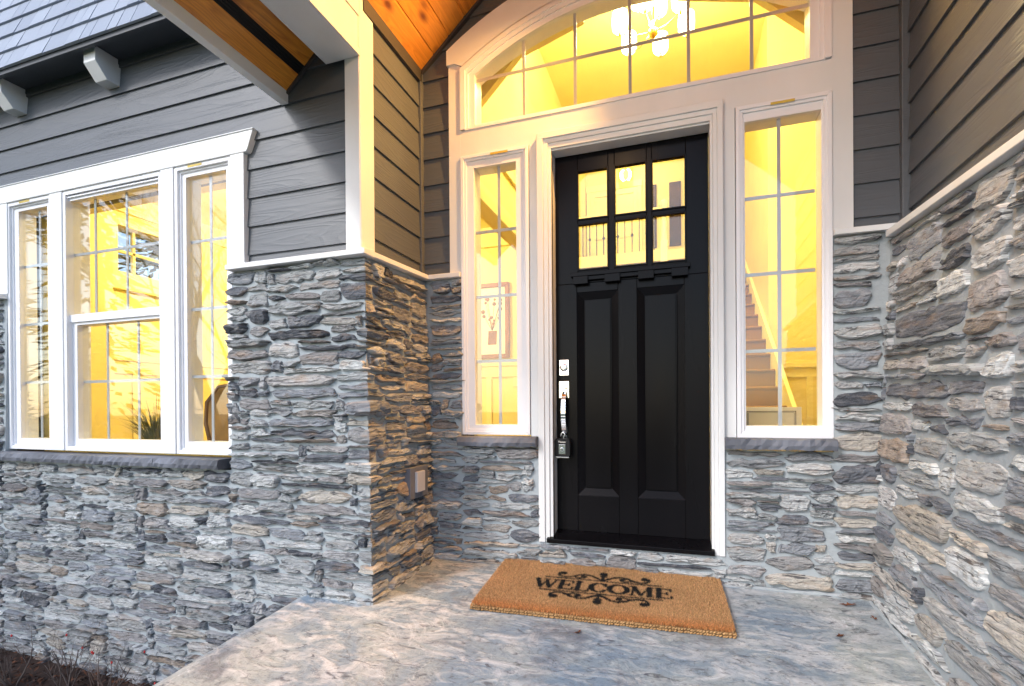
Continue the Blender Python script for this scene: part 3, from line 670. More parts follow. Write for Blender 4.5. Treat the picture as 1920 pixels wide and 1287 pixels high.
# slate sills
def slab_sill(x0, x1, y0, y1, z0, z1, seed, lab=None):
    rr = np.random.default_rng(seed); nx = max(6, int((x1 - x0) / .025)); mb = MB()
    prof = [(y1, z0), (y0 + .004, z0), (y0 - .004, z0 * .6 + z1 * .4), (y0 + .004, z1 - .006), (y0 + .018, z1), (y1, z1)]
    P = []
    for i in range(nx + 1):
        x = x0 + (x1 - x0) * i / nx; r_ = rr.normal(0, .004, 6)
        P.append([(x, y + (r_[j] if 0 < j < 5 else 0), z + (r_[5 - j] * .4 if 0 < j < 4 else 0)) for j, (y, z) in enumerate(prof)])
    for i in range(nx):
        for j in range(len(prof)): mb.quad([P[i][j], P[i + 1][j], P[i + 1][(j + 1) % 6], P[i][(j + 1) % 6]])
    mb.quad(P[0]); mb.quad(list(reversed(P[-1])))
    o = mb.build('window_sill', M['slate'], house, fixn=False)
    bm = bmesh.new(); bm.from_mesh(o.data); bmesh.ops.remove_doubles(bm, verts=bm.verts, dist=1e-5); bmesh.ops.recalc_face_normals(bm, faces=bm.faces); bm.to_mesh(o.data); bm.free()
    return o
slab_sill(-1.085, -.545, -.118, .0, .812, .876, 1); slab_sill(.556, 1.10, -.118, .0, .822, .884, 2)
xs = [-5.2, -4.86, -4.45, -3.95, -3.42, -2.88, -2.335]
for i in range(6): slab_sill(xs[i], xs[i + 1] - .004, -.838, -.70, .700, .760, 10 + i)
# light switch block on the return wall
o = MB().box(XC - .04, XC + .055, -.405, -.175, .492, .690).build('mounting_block', M['slate'], house, bevel=.004)
mb = MB(); mb.box(XC + .055, XC + .075, -.350, -.248, .532, .662); p_ = mb.build('cover_plate', M['grey_plate'], o, bevel=.004)

# ------------------------------------------------------------------ porch roof
SL = .876
def rz_(x): return 3.382 + SL * (x + 1.402)      # ceiling plane left of the ridge
YF, RX = -2.9, .026                               # front of the roof, ridge line
def plane_boards(name, xs0, xs1, y0, y1, mat, par, mirror=False, wbd=.115, cap=.0):
    mb = MB(); rr = random.Random(4 + mirror); x = xs0; nn = Vector((-SL, 0, 1)).normalized()
    while x < xs1 - .002:
        x2 = min(x + wbd, xs1)
        ys = [y0]; yy = y0 + rr.uniform(.4, 1.6)
        while yy < y1 - .3: ys.append(yy); yy += rr.uniform(1.2, 2.2)
        ys.append(y1)
        for k in range(len(ys) - 1):
            o = rr.uniform(0, 50); mb.ct = rr.random(); ya, yb = ys[k] + .0006, ys[k + 1] - .0006
            g = .006; pts = []
            prof = [(x, .014), (x, .007), (x + g, 0), (x2 - g, 0), (x2, .007), (x2, .014)]
            q = [(px, rz_(px) + dz) for px, dz in prof]
            if mirror: q = [(2 * RX - px, pz) for px, pz in q]
            for j in range(5):
                a, b = q[j], q[j + 1]; va, vb = prof[j][0] - x, prof[j + 1][0] - x
                mb.quad([(a[0], ya, a[1]), (b[0], ya, b[1]), (b[0], yb, b[1]), (a[0], yb, a[1])], [(ya + o, va * 1.3 + o), (ya + o, vb * 1.3 + o), (yb + o, vb * 1.3 + o), (yb + o, va * 1.3 + o)])
        x = x2
    return mb.build(name, mat, par, fixn=False)
plane_boards('porch_ceiling', -1.392, RX, YF, .0, M['cedar'], house)['label'] = 'left slope of the cedar plank porch ceiling'
plane_boards('porch_ceiling', -1.45, RX, YF, .0, M['cedar'], house, True)['label'] = 'right slope of the cedar plank porch ceiling'
def slope_slab(mb, xa, xb, dz0, dz1, y0, y1, mirror=False):
    f = (lambda x: 2 * RX - x) if mirror else (lambda x: x)
    P = [(f(xa), y0, rz_(xa) + dz0), (f(xb), y0, rz_(xb) + dz0), (f(xb), y1, rz_(xb) + dz0), (f(xa), y1, rz_(xa) + dz0), (f(xa), y0, rz_(xa) + dz1), (f(xb), y0, rz_(xb) + dz1), (f(xb), y1, rz_(xb) + dz1), (f(xa), y1, rz_(xa) + dz1)]
    mb.hexa(P)
mb = MB(); slope_slab(mb, -1.95, RX, .014, .16, YF, .2); slope_slab(mb, -1.95, RX, .0142, .161, YF, .2, True)
mb.build('porch_roof', M['roof_top'], house)
yS = -.719   # overhang soffit stops at the window wall
def sof(name, xa, xb, mat, par=house, dz=0, tint=.5, o=0):
    mb = MB(); mb.ct = tint; n = 3
    mb.quad([(xa, YF, rz_(xa) + dz), (xb, YF, rz_(xb) + dz), (xb, yS, rz_(xb) + dz), (xa, yS, rz_(xa) + dz)], [(YF + o, 0 + o), (YF + o, (xb - xa) * .8 + o), (yS + o, (xb - xa) * .8 + o), (yS + o, o)])
    t = .012; mb.quad([(xa, YF, rz_(xa) + t), (xa, yS, rz_(xa) + t), (xb, yS, rz_(xb) + t), (xb, YF, rz_(xb) + t)])
    for q in (xa, xb): mb.quad([(q, YF, rz_(q)), (q, yS, rz_(q)), (q, yS, rz_(q) + t), (q, YF, rz_(q) + t)])
    return mb.build(name, mat, par, fixn=False)
s1 = sof('soffit', -1.892, -1.803, M['cedar'], tint=.55, o=3.3); sof('soffit', -1.757, -1.60, M['cedar'], tint=.3, o=17.2)
mb = MB()
for k in range(4):
    xa = -1.803 + k * .0115; slope_slab(mb, xa, xa + .009, .002, .008, YF, yS)
slope_slab(mb, -1.803, -1.757, .0085, .0125, YF, yS)
mb.build('vent', M['rubber'], s1)
mb = MB(); mb.prism([(-1.890, 2.885), (-1.890, rz_(-1.89) + .16), (-1.940, rz_(-1.94) + .16), (-1.940, 2.885)], YF - .01, yS)
mb.build('fascia', M['trim'], house, bevel=.004)
mb = MB(); mb.box(-1.594, -1.389, YF + .05, -.736, 3.045, 3.36); mb.box(-1.389, -1.377, YF + .05, -.736, 3.045, 3.085); mb.box(-1.389, -1.379, YF + .05, -.736, 3.27, 3.36); mb.box(-1.606, -1.594, YF + .05, -.736, 3.045, 3.075)
mb.build('porch_beam', M['trim'], house, bevel=.003)
# bed moulds
mb = MB()
def barb(mb, a, b, wx, wz):
    a = Vector(a); b = Vector(b)
    mb.hexa([a + Vector((0, 0, -wz)), b + Vector((0, 0, -wz)), b + Vector((0, wx, -wz)), a + Vector((0, wx, -wz)), a, b, b + Vector((0, wx, 0)), a + Vector((0, wx, 0))])
barb(mb, (-1.40, -.035, rz_(-1.40) + .005), (RX, -.035, rz_(RX) + .005), .03, .028); barb(mb, (2 * RX + 1.40, -.034, rz_(-1.40) + .005), (RX, -.034, rz_(RX) + .005), .03, .028)
mb.box(-1.399, -1.372, -.70, -.03, 3.325, 3.416)
barb(mb, (-1.89, yS - .018, rz_(-1.89) + .005), (-1.60, yS - .018, rz_(-1.60) + .005), .018, .022)
mb.build('bed_moulding', M['dark_trim'], house)

# ------------------------------------------------------------------ shingled skirt with brackets
mb = MB(); rr = random.Random(9); tn = R(74); cy, cz = math.cos(tn), math.sin(tn); zE, yE = 3.462, -.925
def sk(x, s, o): return (x, yE + s * cy - o * cz, zE + s * cz + o * cy)
for r_ in range(9):
    s0 = r_ * .163; x = -6.4 + rr.uniform(0, .2)
    while x < -1.45:
        wd = rr.uniform(.09, .23); mb.ct = rr.random(); g = .0025; o = rr.uniform(0, 9); t_ = .014 + rr.uniform(0, .004)
        P = [sk(x + g, s0, 0), sk(x + wd - g, s0, 0), sk(x + wd - g, s0 + .19, -.006), sk(x + g, s0 + .19, -.006), sk(x + g, s0, t_), sk(x + wd - g, s0, t_), sk(x + wd - g, s0 + .19, .001), sk(x + g, s0 + .19, .001)]
        b = len(mb.v); mb.v += P
        for f in ((4, 5, 6, 7), (0, 1, 5, 4), (1, 2, 6, 5), (3, 0, 4, 7)):
            mb.f.append(tuple(b + i for i in f)); mb.uv += [(P[i][0] + o, P[i][2] + o) for i in f]; mb.tint += [mb.ct] * 4
        x += wd
mb.build('shingle_skirt', M['shake'], house, fixn=False)
mb = MB(); mb.box(-6.4, -1.45, yE + .006, yE + .03, zE - .028, zE + .05); mb.box(-6.4, -1.45, yE + .03, -.70, zE + .012, zE + .03)
mb.hexa([(-6.4, yE + .02, zE + .0), (-1.45, yE + .02, zE), (-1.45, yE + 1.5 * cy + .02, zE + 1.5 * cz), (-6.4, yE + 1.5 * cy + .02, zE + 1.5 * cz), (-6.4, yE + .06, zE), (-1.45, yE + .06, zE), (-1.45, yE + 1.5 * cy + .06, zE + 1.5 * cz), (-6.4, yE + 1.5 * cy + .06, zE + 1.5 * cz)])
mb.build('eave_board', M['dark_blue'], house)
for xr in (-3.328, -4.322, -5.316):
    mb = MB(); mb.prism([(-.868, zE + .01), (-.868, 3.378), (-.796, 3.290), (-.70, 3.290), (-.70, 3.44), (-.722, 3.44), (-.722, zE + .01)], xr, xr - .112, 'yz')
    mb.build('bracket', M['trim'], house, bevel=.003)

# ------------------------------------------------------------------ ground
NX, NY = 60, 90
mb = MB(); X0, X1, Y0, Y1 = -1.775, 1.60, -4.6, .05
rr = np.random.default_rng(3)
dx = rr.normal(0, .0025, (NX + 1, NY + 1)); 
def fp(i, j):
    x = X0 + (X1 - X0) * i / NX; y = Y0 + (Y1 - Y0) * j / NY
    return (x + (.0 if i else dx[0, j] * 1.5), y, fz(y) + dx[i, j] * .6 - (.010 if i == 0 else 0))
G = [[fp(i, j) for j in range(NY + 1)] for i in range(NX + 1)]
for i in range(NX):
    for j in range(NY): mb.quad([G[i][j], G[i + 1][j], G[i + 1][j + 1], G[i][j + 1]])
for j in range(NY): mb.quad([G[0][j], G[0][j + 1], (X0 - .006, G[0][j + 1][1], -.9), (X0 - .006, G[0][j][1], -.9)])
for i in range(NX): mb.quad([G[i][0], (G[i][0][0], Y0, -.9), (G[i + 1][0][0], Y0, -.9), G[i + 1][0]])
for j in range(NY): mb.quad([G[NX][j], (X1, G[NX][j][1], -.9), (X1, G[NX][j + 1][1], -.9), G[NX][j + 1]])
pf = mb.build('porch_floor', M['concrete'], None, fixn=False)
bm = bmesh.new(); bm.from_mesh(pf.data); bmesh.ops.remove_doubles(bm, verts=bm.verts, dist=1e-5); bmesh.ops.recalc_face_normals(bm, faces=bm.faces); bm.to_mesh(pf.data); bm.free()
for p_ in pf.data.polygons: p_.use_smooth = True
bv = pf.modifiers.new('bevel', 'BEVEL'); bv.width = .012; bv.segments = 3; bv.limit_method = 'ANGLE'; bv.angle_limit = R(50)
tag(pf, 'stamped blue grey concrete porch floor', kind='structure')
mb = MB(); mb.quad([(-160, -160, -.80), (160, -160, -.80), (160, 160, -.80), (-160, 160, -.80)]); tag(mb.build('ground', M['lawn']), 'lawn round the house', kind='structure')
mb = MB(); mb.ct = .08; mb.box(-7, -1.6, -3.2, -.70, -.9, -.725); tag(mb.build('garden_bed', M['mulch']), 'dark soil of the garden bed', kind='structure')
# mulch chips
rr = np.random.default_rng(8); n = 5200
mb = MB()
for k in range(n):
    x = rr.uniform(-5.6, -1.7); y = rr.uniform(-2.1, -.76); z = -.725 + rr.uniform(0, .03); L = rr.uniform(.008, .028); Wd = L * rr.uniform(.2, .45)
    an = rr.uniform(0, 6.28); c, s = math.cos(an), math.sin(an); t = rr.uniform(-.012, .012); t2 = rr.uniform(-.006, .006)
    mb.ct = float(rr.random() ** 2.0)
    mb.quad([(x - c * L, y - s * L, z - t), (x - s * Wd, y + c * Wd, z + t2 + .003), (x + c * L, y + s * L, z + t), (x + s * Wd, y - c * Wd, z - t2)])
tag(mb.build('bark_mulch', M['mulch'], None, fixn=False), 'reddish brown bark mulch chips on the garden bed', 'mulch', kind='stuff')

# ------------------------------------------------------------------ doormat
MW, MD, MT = 1.29, .655, .040; mrz = R(2.4)
mat_ = empty('doormat', (-.108, -.358, fz(-.358)), mrz, label='brown coir doormat printed WELCOME with black scrolls', cat='doormat'); mat_.rotation_euler = (math.atan(.07), 0, mrz)
def segd(P, a, b):
    a = np.array(a, float); b = np.array(b, float); d = b - a; t = np.clip(((P - a) @ d) / (d @ d), 0, 1); return np.linalg.norm(P - (a + t[:, None] * d), axis=1)
STK = []   # (points, half width)
def glyph(ch, x, w_, z0=-.060, h=.115):
    f = lambda p: (x + p[0] * w_, z0 + p[1] * h)
    tk, tn_ = .0105, .0042
    def S_(pts, hw): STK.append(([f(q) for q in pts], hw))
    if ch == 'W':
        S_([(.08, .95), (.33, .05)], tk * .85); S_([(.33, .05), (.50, .8)], tn_); S_([(.50, .8), (.70, .05)], tk * .85); S_([(.70, .05), (.92, .95)], tn_)
        for a in (.08, .92, .5): S_([(a - .11, .97), (a + .11, .97)], .0032)
    if ch == 'E':
        S_([(.25, .03), (.25, .97)], tk); S_([(.08, .98), (.9, .98)], .0035); S_([(.08, .02), (.92, .02)], .0035); S_([(.25, .52), (.70, .52)], .0035); S_([(.88, .98), (.90, .76)], .0042); S_([(.93, .02), (.95, .27)], .0042); S_([(.70, .64), (.70, .40)], .0035)
    if ch == 'L':
        S_([(.27, .03), (.27, .97)], tk); S_([(.08, .98), (.48, .98)], .0033); S_([(.08, .02), (.93, .02)], .0038); S_([(.93, .02), (.96, .32)], .0045)
    if ch in 'CO':
        a0, a1 = (40, 322) if ch == 'C' else (0, 360)
        pts = [(a0 + (a1 - a0) * k / 26) for k in range(27)]
        for k in range(26):
            t0, t1 = R(pts[k]), R(pts[k + 1]); th = .0035 + .0085 * abs(math.cos((t0 + t1) / 2)) ** 1.4
            S_([(.5 + .42 * math.cos(t0), .5 + .47 * math.sin(t0)), (.5 + .42 * math.cos(t1), .5 + .47 * math.sin(t1))], th)
        if ch == 'C': S_([(.86, .95), (.86, .66)], .0042)
    if ch == 'M':
        S_([(.14, .05), (.18, .95)], tn_); S_([(.18, .95), (.48, .08)], tk * .85); S_([(.48, .08), (.80, .95)], tn_); S_([(.82, .05), (.80, .95)], tk)
        for a, z_ in ((.12, .02), (.84, .02), (.14, .98), (.85, .98)): S_([(a - .12, z_), (a + .12, z_)], .0032)
xg = -.375
for ch, wd in zip('WELCOME', (.135, .095, .09, .10, .115, .135, .095)):
    glyph(ch, xg, wd); xg += wd + .0
sc_ = .755 / (xg + .375); STK = [([((q[0] + .375) * sc_ - .375, q[1]) for q in pts], hw) for pts, hw in STK]
for sg in (1, -1):
    STK.append(([(-.325, .086 * sg), (.325, .086 * sg)], .0036)); STK.append(([(0, .09 * sg), (0, .165 * sg)], .006)); STK.append(([(0, .183 * sg), (.0001, .183 * sg)], .019))
    STK.append(([(-.014, .150 * sg), (.014, .150 * sg)], .006))
    for mx in (1, -1):
        A_ = [(0, .098), (.03, .118), (.065, .148), (.105, .158), (.140, .146), (.172, .120), (.205, .105), (.238, .110), (.258, .132), (.256, .158), (.240, .170)]
        STK.append(([(mx * a, sg * b) for a, b in A_], .0060)); STK.append(([(mx * .236, sg * .158), (mx * .2361, sg * .158)], .018))
        B_ = [(.168, .122), (.135, .104), (.105, .110), (.098, .128), (.112, .138)]
        STK.append(([(mx * a, sg * b) for a, b in B_], .0050)); STK.append(([(mx * .116, sg * .130), (mx * .1161, sg * .130)], .010))
def inked(P):
    r_ = np.zeros(len(P), bool)
    for pts, hw in STK:
        for a, b in zip(pts[:-1], pts[1:]): r_ |= segd(P, a, b) < hw * 1.18 + .0006
    return r_
mb = MB(); mb.box(-MW / 2 + .006, MW / 2 - .006, -MD / 2 + .006, MD / 2 - .006, .002, MT - .004)
# braided edge rows at the front
for zz in (.009, .022):
    for side in range(4):
        L = MW if side % 2 == 0 else MD; k_ = int(L / .014)
        for k in range(k_):
            t = -L / 2 + (k + .5) * L / k_; e_ = (MD if side % 2 == 0 else MW) / 2
            c = {0: (t, -e_), 1: (e_, t), 2: (t, e_), 3: (-e_, t)}[side]; dr = (1, 0) if side % 2 == 0 else (0, 1); s_ = .006; jr = random.uniform(.7, 1.25); c = (c[0] + random.uniform(-.003, .003), c[1] + random.uniform(-.003, .003))
            mb.tube([(c[0] - dr[0] * .007, c[1] - dr[1] * .007, zz - .004), (c[0], c[1], zz), (c[0] + dr[0] * .007, c[1] + dr[1] * .007, zz + .004)], [.003, .0052 * jr, .003], 5)
mb.build('backing', M['mat_base'], mat_, smooth=True)
def fibres(name, P, col, hgt, wd, rng, parent, mat=None):
    n = len(P); an = rng.uniform(0, 2 * math.pi, n); ln = rng.normal(0, .0035, (n, 2)); h = hgt * rng.uniform(.55, 1.15, n)
    c, s = np.cos(an) * wd / 2, np.sin(an) * wd / 2; z0 = np.full(n, MT - .010)
    b0 = np.stack([P[:, 0] - c, P[:, 1] - s, z0], -1); b1 = np.stack([P[:, 0] + c, P[:, 1] + s, z0], -1); t = np.stack([P[:, 0] + ln[:, 0], P[:, 1] + ln[:, 1], z0 + h], -1)
    V = np.stack([b0, b1, t], 1).reshape(-1, 3); F = np.arange(3 * n).reshape(-1, 3)
    me = bpy.data.meshes.new(name); me.vertices.add(3 * n); me.vertices.foreach_set('co', V.ravel()); me.loops.add(3 * n); me.loops.foreach_set('vertex_index', F.ravel()); me.polygons.add(n); me.polygons.foreach_set('loop_start', np.arange(0, 3 * n, 3)); me.update(calc_edges=True)
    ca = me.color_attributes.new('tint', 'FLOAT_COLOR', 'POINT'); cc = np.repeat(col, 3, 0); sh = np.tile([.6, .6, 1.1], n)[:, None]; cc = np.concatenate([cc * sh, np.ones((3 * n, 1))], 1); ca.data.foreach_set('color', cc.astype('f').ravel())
    me.materials.append(mat or M['coir']); o = bpy.data.objects.new(name, me); COL.objects.link(o); o.parent = parent; return o
rng = np.random.default_rng(2); n = 210000
P = np.stack([rng.uniform(-MW / 2, MW / 2, n), rng.uniform(-MD / 2, MD / 2, n)], -1)
# rounded corners
q = np.abs(P) - np.array([MW / 2 - .03, MD / 2 - .03]); P = P[~((q > 0).all(1) & (np.linalg.norm(np.maximum(q, 0), axis=1) > .03))]
ink = inked(P + rng.normal(0, .0008, P.shape)); Pc = P[~ink]; Pi = P[ink]
base = np.array([.66, .38, .17]); col = base[None] * rng.uniform(.45, 1.4, (len(Pc), 1)) * (1 + rng.normal(0, .05, (len(Pc), 3)))
edge = np.clip((-(Pc[:, 1]) - (MD / 2 - .09)) / .09, 0, 1)[:, None]; col = col * (1 - edge) + col * np.array([[1.02, .72, .5]]) * edge
blot = (np.sin(Pc[:, 0] * 9 + 1.3) * np.cos(Pc[:, 1] * 14) * .06)[:, None]; col = col * (1 + blot)
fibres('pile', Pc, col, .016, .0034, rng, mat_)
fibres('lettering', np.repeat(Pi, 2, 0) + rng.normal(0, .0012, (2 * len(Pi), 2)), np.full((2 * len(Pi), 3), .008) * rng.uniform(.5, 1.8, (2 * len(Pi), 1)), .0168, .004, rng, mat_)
# ------------------------------------------------------------------ fallen leaves
def leaf(loc, rz, s, lab, sd):
    rr = random.Random(sd); mb = MB(); pts = []
    for k in range(14):
        t = 2 * math.pi * k / 14; r_ = s * (1 + .35 * math.cos(5 * t) + rr.uniform(-.15, .15)) * (1.5 if abs(math.sin(t)) < .5 else .8); pts.append((r_ * math.cos(t), r_ * math.sin(t) * .6, .006 + rr.uniform(0, .012)))
    for k in range(14): mb.quad([(0, 0, .004), pts[k], pts[(k + 1) % 14]])
    mb.tube([(s * 1.2, 0, .006), (s * 2.0, s * .3, .004)], .0012, 5)
    o = mb.build('fallen_leaf', M['leaf_dead']); o.location = loc; o.rotation_euler = (0, 0, rz); tag(o, lab, 'leaf', 'dead leaves lying on the porch'); return o
leaf((1.125, -.17, fz(-.17)), .3, .024, 'crumpled brown leaf on the floor near the right corner', 1)
leaf((.175, -.070, fz(-.07)), -.2, .024, 'reddish leaf wedged between the doormat and the door step', 2)
leaf((-.150, -.80, fz(-.80)), 1.1, .012, 'small red leaf scrap just in front of the doormat', 3)
leaf((1.00, -.52, fz(-.52)), .8, .017, 'pale curled leaf lying right of the doormat', 4)
leaf((1.20, -.30, fz(-.30)), 2.0, .010, 'tiny dark leaf bit at the foot of the right stone wall', 5)

# ------------------------------------------------------------------ rose bushes
def rose(base, hgt, sd, lab, lean, nb=6):
    rr = random.Random(sd); root = empty('rose_bush', base, label=lab, cat='rose bush', group='bare rose stems in the garden bed')
    mb = MB(); tips = []
    def br(p, d, L, r_, dep):
        pts = [Vector(p)]; rad = [r_]; n = 5
        for k in range(n):
            d = (d + Vector((rr.uniform(-.22, .22), rr.uniform(-.22, .22), rr.uniform(-.06, .14)))).normalized(); pts.append(pts[-1] + d * L / n); rad.append(r_ * (1 - .6 * (k + 1) / n))
            if rr.random() < .5: mb.tube([pts[-1], pts[-1] + Vector((rr.uniform(-1, 1), rr.uniform(-1, 1), .3)).normalized() * .008], [.0018, .0004], 4)
        mb.tube(pts, rad, 6)
        if dep:
            for _ in range(rr.choice((2, 3, 3))):
                k = rr.randint(1, n); dd = (d + Vector((rr.uniform(-1, 1), rr.uniform(-.8, .8), rr.uniform(-.1, .7)))).normalized(); br(pts[k], dd, L * rr.uniform(.45, .75), rad[k] * .6, dep - 1)
        else: tips.append(pts[-1])
    for k in range(nb): br((rr.uniform(-.03, .03), rr.uniform(-.03, .03), -.02), Vector((rr.uniform(-.5, .5) + lean, rr.uniform(-.4, .4), 1)).normalized(), hgt * rr.uniform(.6, 1), .0065 if k < 2 else .0035, 2)
    mb.build('stem', M['stem'], root, smooth=True)
    for t in rr.sample(tips, min(3, len(tips))):
        MB().lathe(t, [(.001, -.009), (.005, -.005), (.006, 0), (.004, .006), (.001, .009)], 8).build('rose_hip', M['hip'], root, smooth=True)
rose((-3.40, -1.02, -.72), .36, 1, 'tallest bare rose bush, second from the left, with cut canes against the stone', 0, 7)
rose((-3.02, -1.05, -.72), .30, 3, 'tangled rose bush with pale thin twigs and red hips, third from the left', .1, 8)
rose((-3.80, -1.10, -.72), .30, 5, 'leftmost bare rose bush at the edge of the garden bed', -.1, 6)
rose((-2.66, -1.08, -.72), .24, 8, 'rightmost and lowest rose bush, nearest the porch slab', .15, 7)

# ------------------------------------------------------------------ porch lantern, out of view, added for warm light under the roof
lan = empty('added_porch_lantern', (-.2, -2.0, 3.36), label='unseen black hanging lantern added under the cedar ceiling for warm porch light', cat='lantern')
mb = MB(); mb.box(-.07, .07, -.07, .07, .0, .015); mb.prism([(-.08, .26), (.08, .26), (.02, .33), (-.02, .33)], -.07, .07)
for sx in (-1, 1):
    for sy in (-1, 1): mb.box(sx * .066 - .006, sx * .066 + .006, sy * .066 - .006, sy * .066 + .006, .015, .26)
mb.tube([(0, 0, .33), (.10, 0, 1.25)], .006, 6); mb.build('frame', M['black_metal'], lan)
MB().lathe((0, 0, .05), [(.012, 0), (.03, .03), (.032, .08), (.015, .13)], 12).build('bulb', M['lantern_glow'], lan, smooth=True)
def plight(name, loc, en, col, r, parent=None):
    l = bpy.data.lights.new(name, 'POINT'); l.energy = en; l.color = col; l.shadow_soft_size = r
    o = bpy.data.objects.new(name, l); COL.objects.link(o); o.location = loc; o.parent = parent; return o
WARM = (1, .80, .41)
plight('lantern_light', (0, 0, .10), 26, (1, .58, .24), .06, lan)
# unseen twin head spotlight, added to wash the two side walls in amber
spt = empty('added_spotlight', (.36, -.46, 4.14), label='unseen twin head spotlight added near the porch ridge to warm the side walls', cat='spotlight')
MB().lathe((0, 0, -.10), [(.03, 0), (.03, .25)], 12).build('stem', M['black_metal'], spt, smooth=True)
def spot(tgt, en, cone, col):
    d = (Vector(tgt) - Vector((.36, -.46, 3.98))).normalized(); a = Vector((0, 0, -.16))
    MB().tube([a - d * .10, a - d * .06, a + d * .02], [.03, .055, .06], 14).build('spot_head', M['black_metal'], spt, smooth=True)
    l = bpy.data.lights.new('spot_light', 'SPOT'); l.energy = en; l.color = col; l.spot_size = R(cone); l.spot_blend = .6; l.shadow_soft_size = .05
    o = bpy.data.objects.new('spot_light', l); COL.objects.link(o); o.parent = spt; o.location = a + d * .05; o.rotation_euler = (-d).to_track_quat('Z', 'Y').to_euler()
spot((-1.40, -.80, 2.3), 430, 80, (1, .50, .13)); spot((1.45, -1.0, 3.05), 150, 66, (1, .54, .17))

# ------------------------------------------------------------------ interior
FI = .22
inn = M['wall_in']
mb = MB()
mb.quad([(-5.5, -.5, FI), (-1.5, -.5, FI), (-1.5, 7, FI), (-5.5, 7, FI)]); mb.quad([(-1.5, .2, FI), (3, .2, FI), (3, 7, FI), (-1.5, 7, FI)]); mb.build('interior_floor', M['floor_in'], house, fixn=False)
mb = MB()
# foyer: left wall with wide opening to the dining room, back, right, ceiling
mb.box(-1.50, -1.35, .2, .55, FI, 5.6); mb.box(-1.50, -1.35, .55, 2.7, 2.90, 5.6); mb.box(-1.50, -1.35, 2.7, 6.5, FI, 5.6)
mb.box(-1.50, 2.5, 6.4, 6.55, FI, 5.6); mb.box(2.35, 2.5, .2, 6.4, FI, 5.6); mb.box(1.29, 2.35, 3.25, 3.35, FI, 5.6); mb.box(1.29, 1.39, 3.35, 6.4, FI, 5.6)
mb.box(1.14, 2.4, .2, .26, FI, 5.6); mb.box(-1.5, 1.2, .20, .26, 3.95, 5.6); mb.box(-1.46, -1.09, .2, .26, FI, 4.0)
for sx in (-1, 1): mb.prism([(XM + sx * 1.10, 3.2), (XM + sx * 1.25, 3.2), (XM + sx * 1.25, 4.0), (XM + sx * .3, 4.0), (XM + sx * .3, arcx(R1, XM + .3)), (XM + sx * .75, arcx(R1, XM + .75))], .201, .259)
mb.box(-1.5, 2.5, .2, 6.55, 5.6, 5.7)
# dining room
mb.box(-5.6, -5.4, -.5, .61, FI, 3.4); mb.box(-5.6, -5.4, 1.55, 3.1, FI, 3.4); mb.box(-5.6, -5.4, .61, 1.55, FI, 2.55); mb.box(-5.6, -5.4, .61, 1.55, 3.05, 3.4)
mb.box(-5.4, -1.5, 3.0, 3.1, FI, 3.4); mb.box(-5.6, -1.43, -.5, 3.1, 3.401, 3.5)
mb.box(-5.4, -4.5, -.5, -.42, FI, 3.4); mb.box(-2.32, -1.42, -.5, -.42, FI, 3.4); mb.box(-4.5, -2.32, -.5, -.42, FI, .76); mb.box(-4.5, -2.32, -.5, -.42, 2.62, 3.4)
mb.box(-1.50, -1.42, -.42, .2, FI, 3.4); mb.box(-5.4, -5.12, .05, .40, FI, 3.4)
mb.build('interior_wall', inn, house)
mb = MB()   # mouldings
mb.box(-5.4, -1.5, 2.95, 3.0, 3.15, 3.4); mb.box(-5.4, -1.5, 2.965, 3.0, 1.60, 1.66); mb.box(-5.4, -1.5, 2.98, 3.0, 1.46, 1.60)
for x in (-2.05, -2.75, -3.5, -4.2, -4.9): mb.box(x - .035, x + .035, 2.982, 3.0, FI, 1.46)
mb.box(-5.4, -5.35, -.42, 2.95, 3.2, 3.4); mb.box(-5.4, -5.36, .4, 2.95, 1.60, 1.66); mb.box(-5.4, -5.38, .4, 2.95, 1.46, 1.60)
for y in (.8, 1.5, 2.2): mb.box(-5.4, -5.38, y - .035, y + .035, FI, 1.46)
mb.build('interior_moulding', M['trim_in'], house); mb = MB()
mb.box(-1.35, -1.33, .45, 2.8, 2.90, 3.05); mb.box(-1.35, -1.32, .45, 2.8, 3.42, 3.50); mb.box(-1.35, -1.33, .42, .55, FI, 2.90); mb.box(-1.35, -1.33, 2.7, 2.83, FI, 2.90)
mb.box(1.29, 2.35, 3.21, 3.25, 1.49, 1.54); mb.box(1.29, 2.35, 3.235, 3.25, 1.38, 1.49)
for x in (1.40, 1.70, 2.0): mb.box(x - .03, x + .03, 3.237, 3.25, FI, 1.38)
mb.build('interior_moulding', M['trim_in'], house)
# interior window
mb = MB(); mb.box(-5.405, -5.36, .53, .61, 2.42, 3.14); mb.box(-5.405, -5.36, 1.55, 1.63, 2.42, 3.14); mb.box(-5.405, -5.36, .61, 1.55, 3.05, 3.14); mb.box(-5.405, -5.34, .5, 1.66, 2.36, 2.55)
mb.box(-5.5, -5.46, .61, 1.55, 2.785, 2.815); mb.box(-5.5, -5.46, .83, .86, 2.55, 3.05); mb.box(-5.5, -5.46, 1.29, 1.32, 2.55, 3.05)
o = mb.build('window', M['trim_in'], house, bevel=.003); o['label'] = 'small interior window high on the far dining room wall'
MB().box(-5.52, -5.514, .61, 1.55, 2.55, 3.05).build('pane', M['glass'], o)
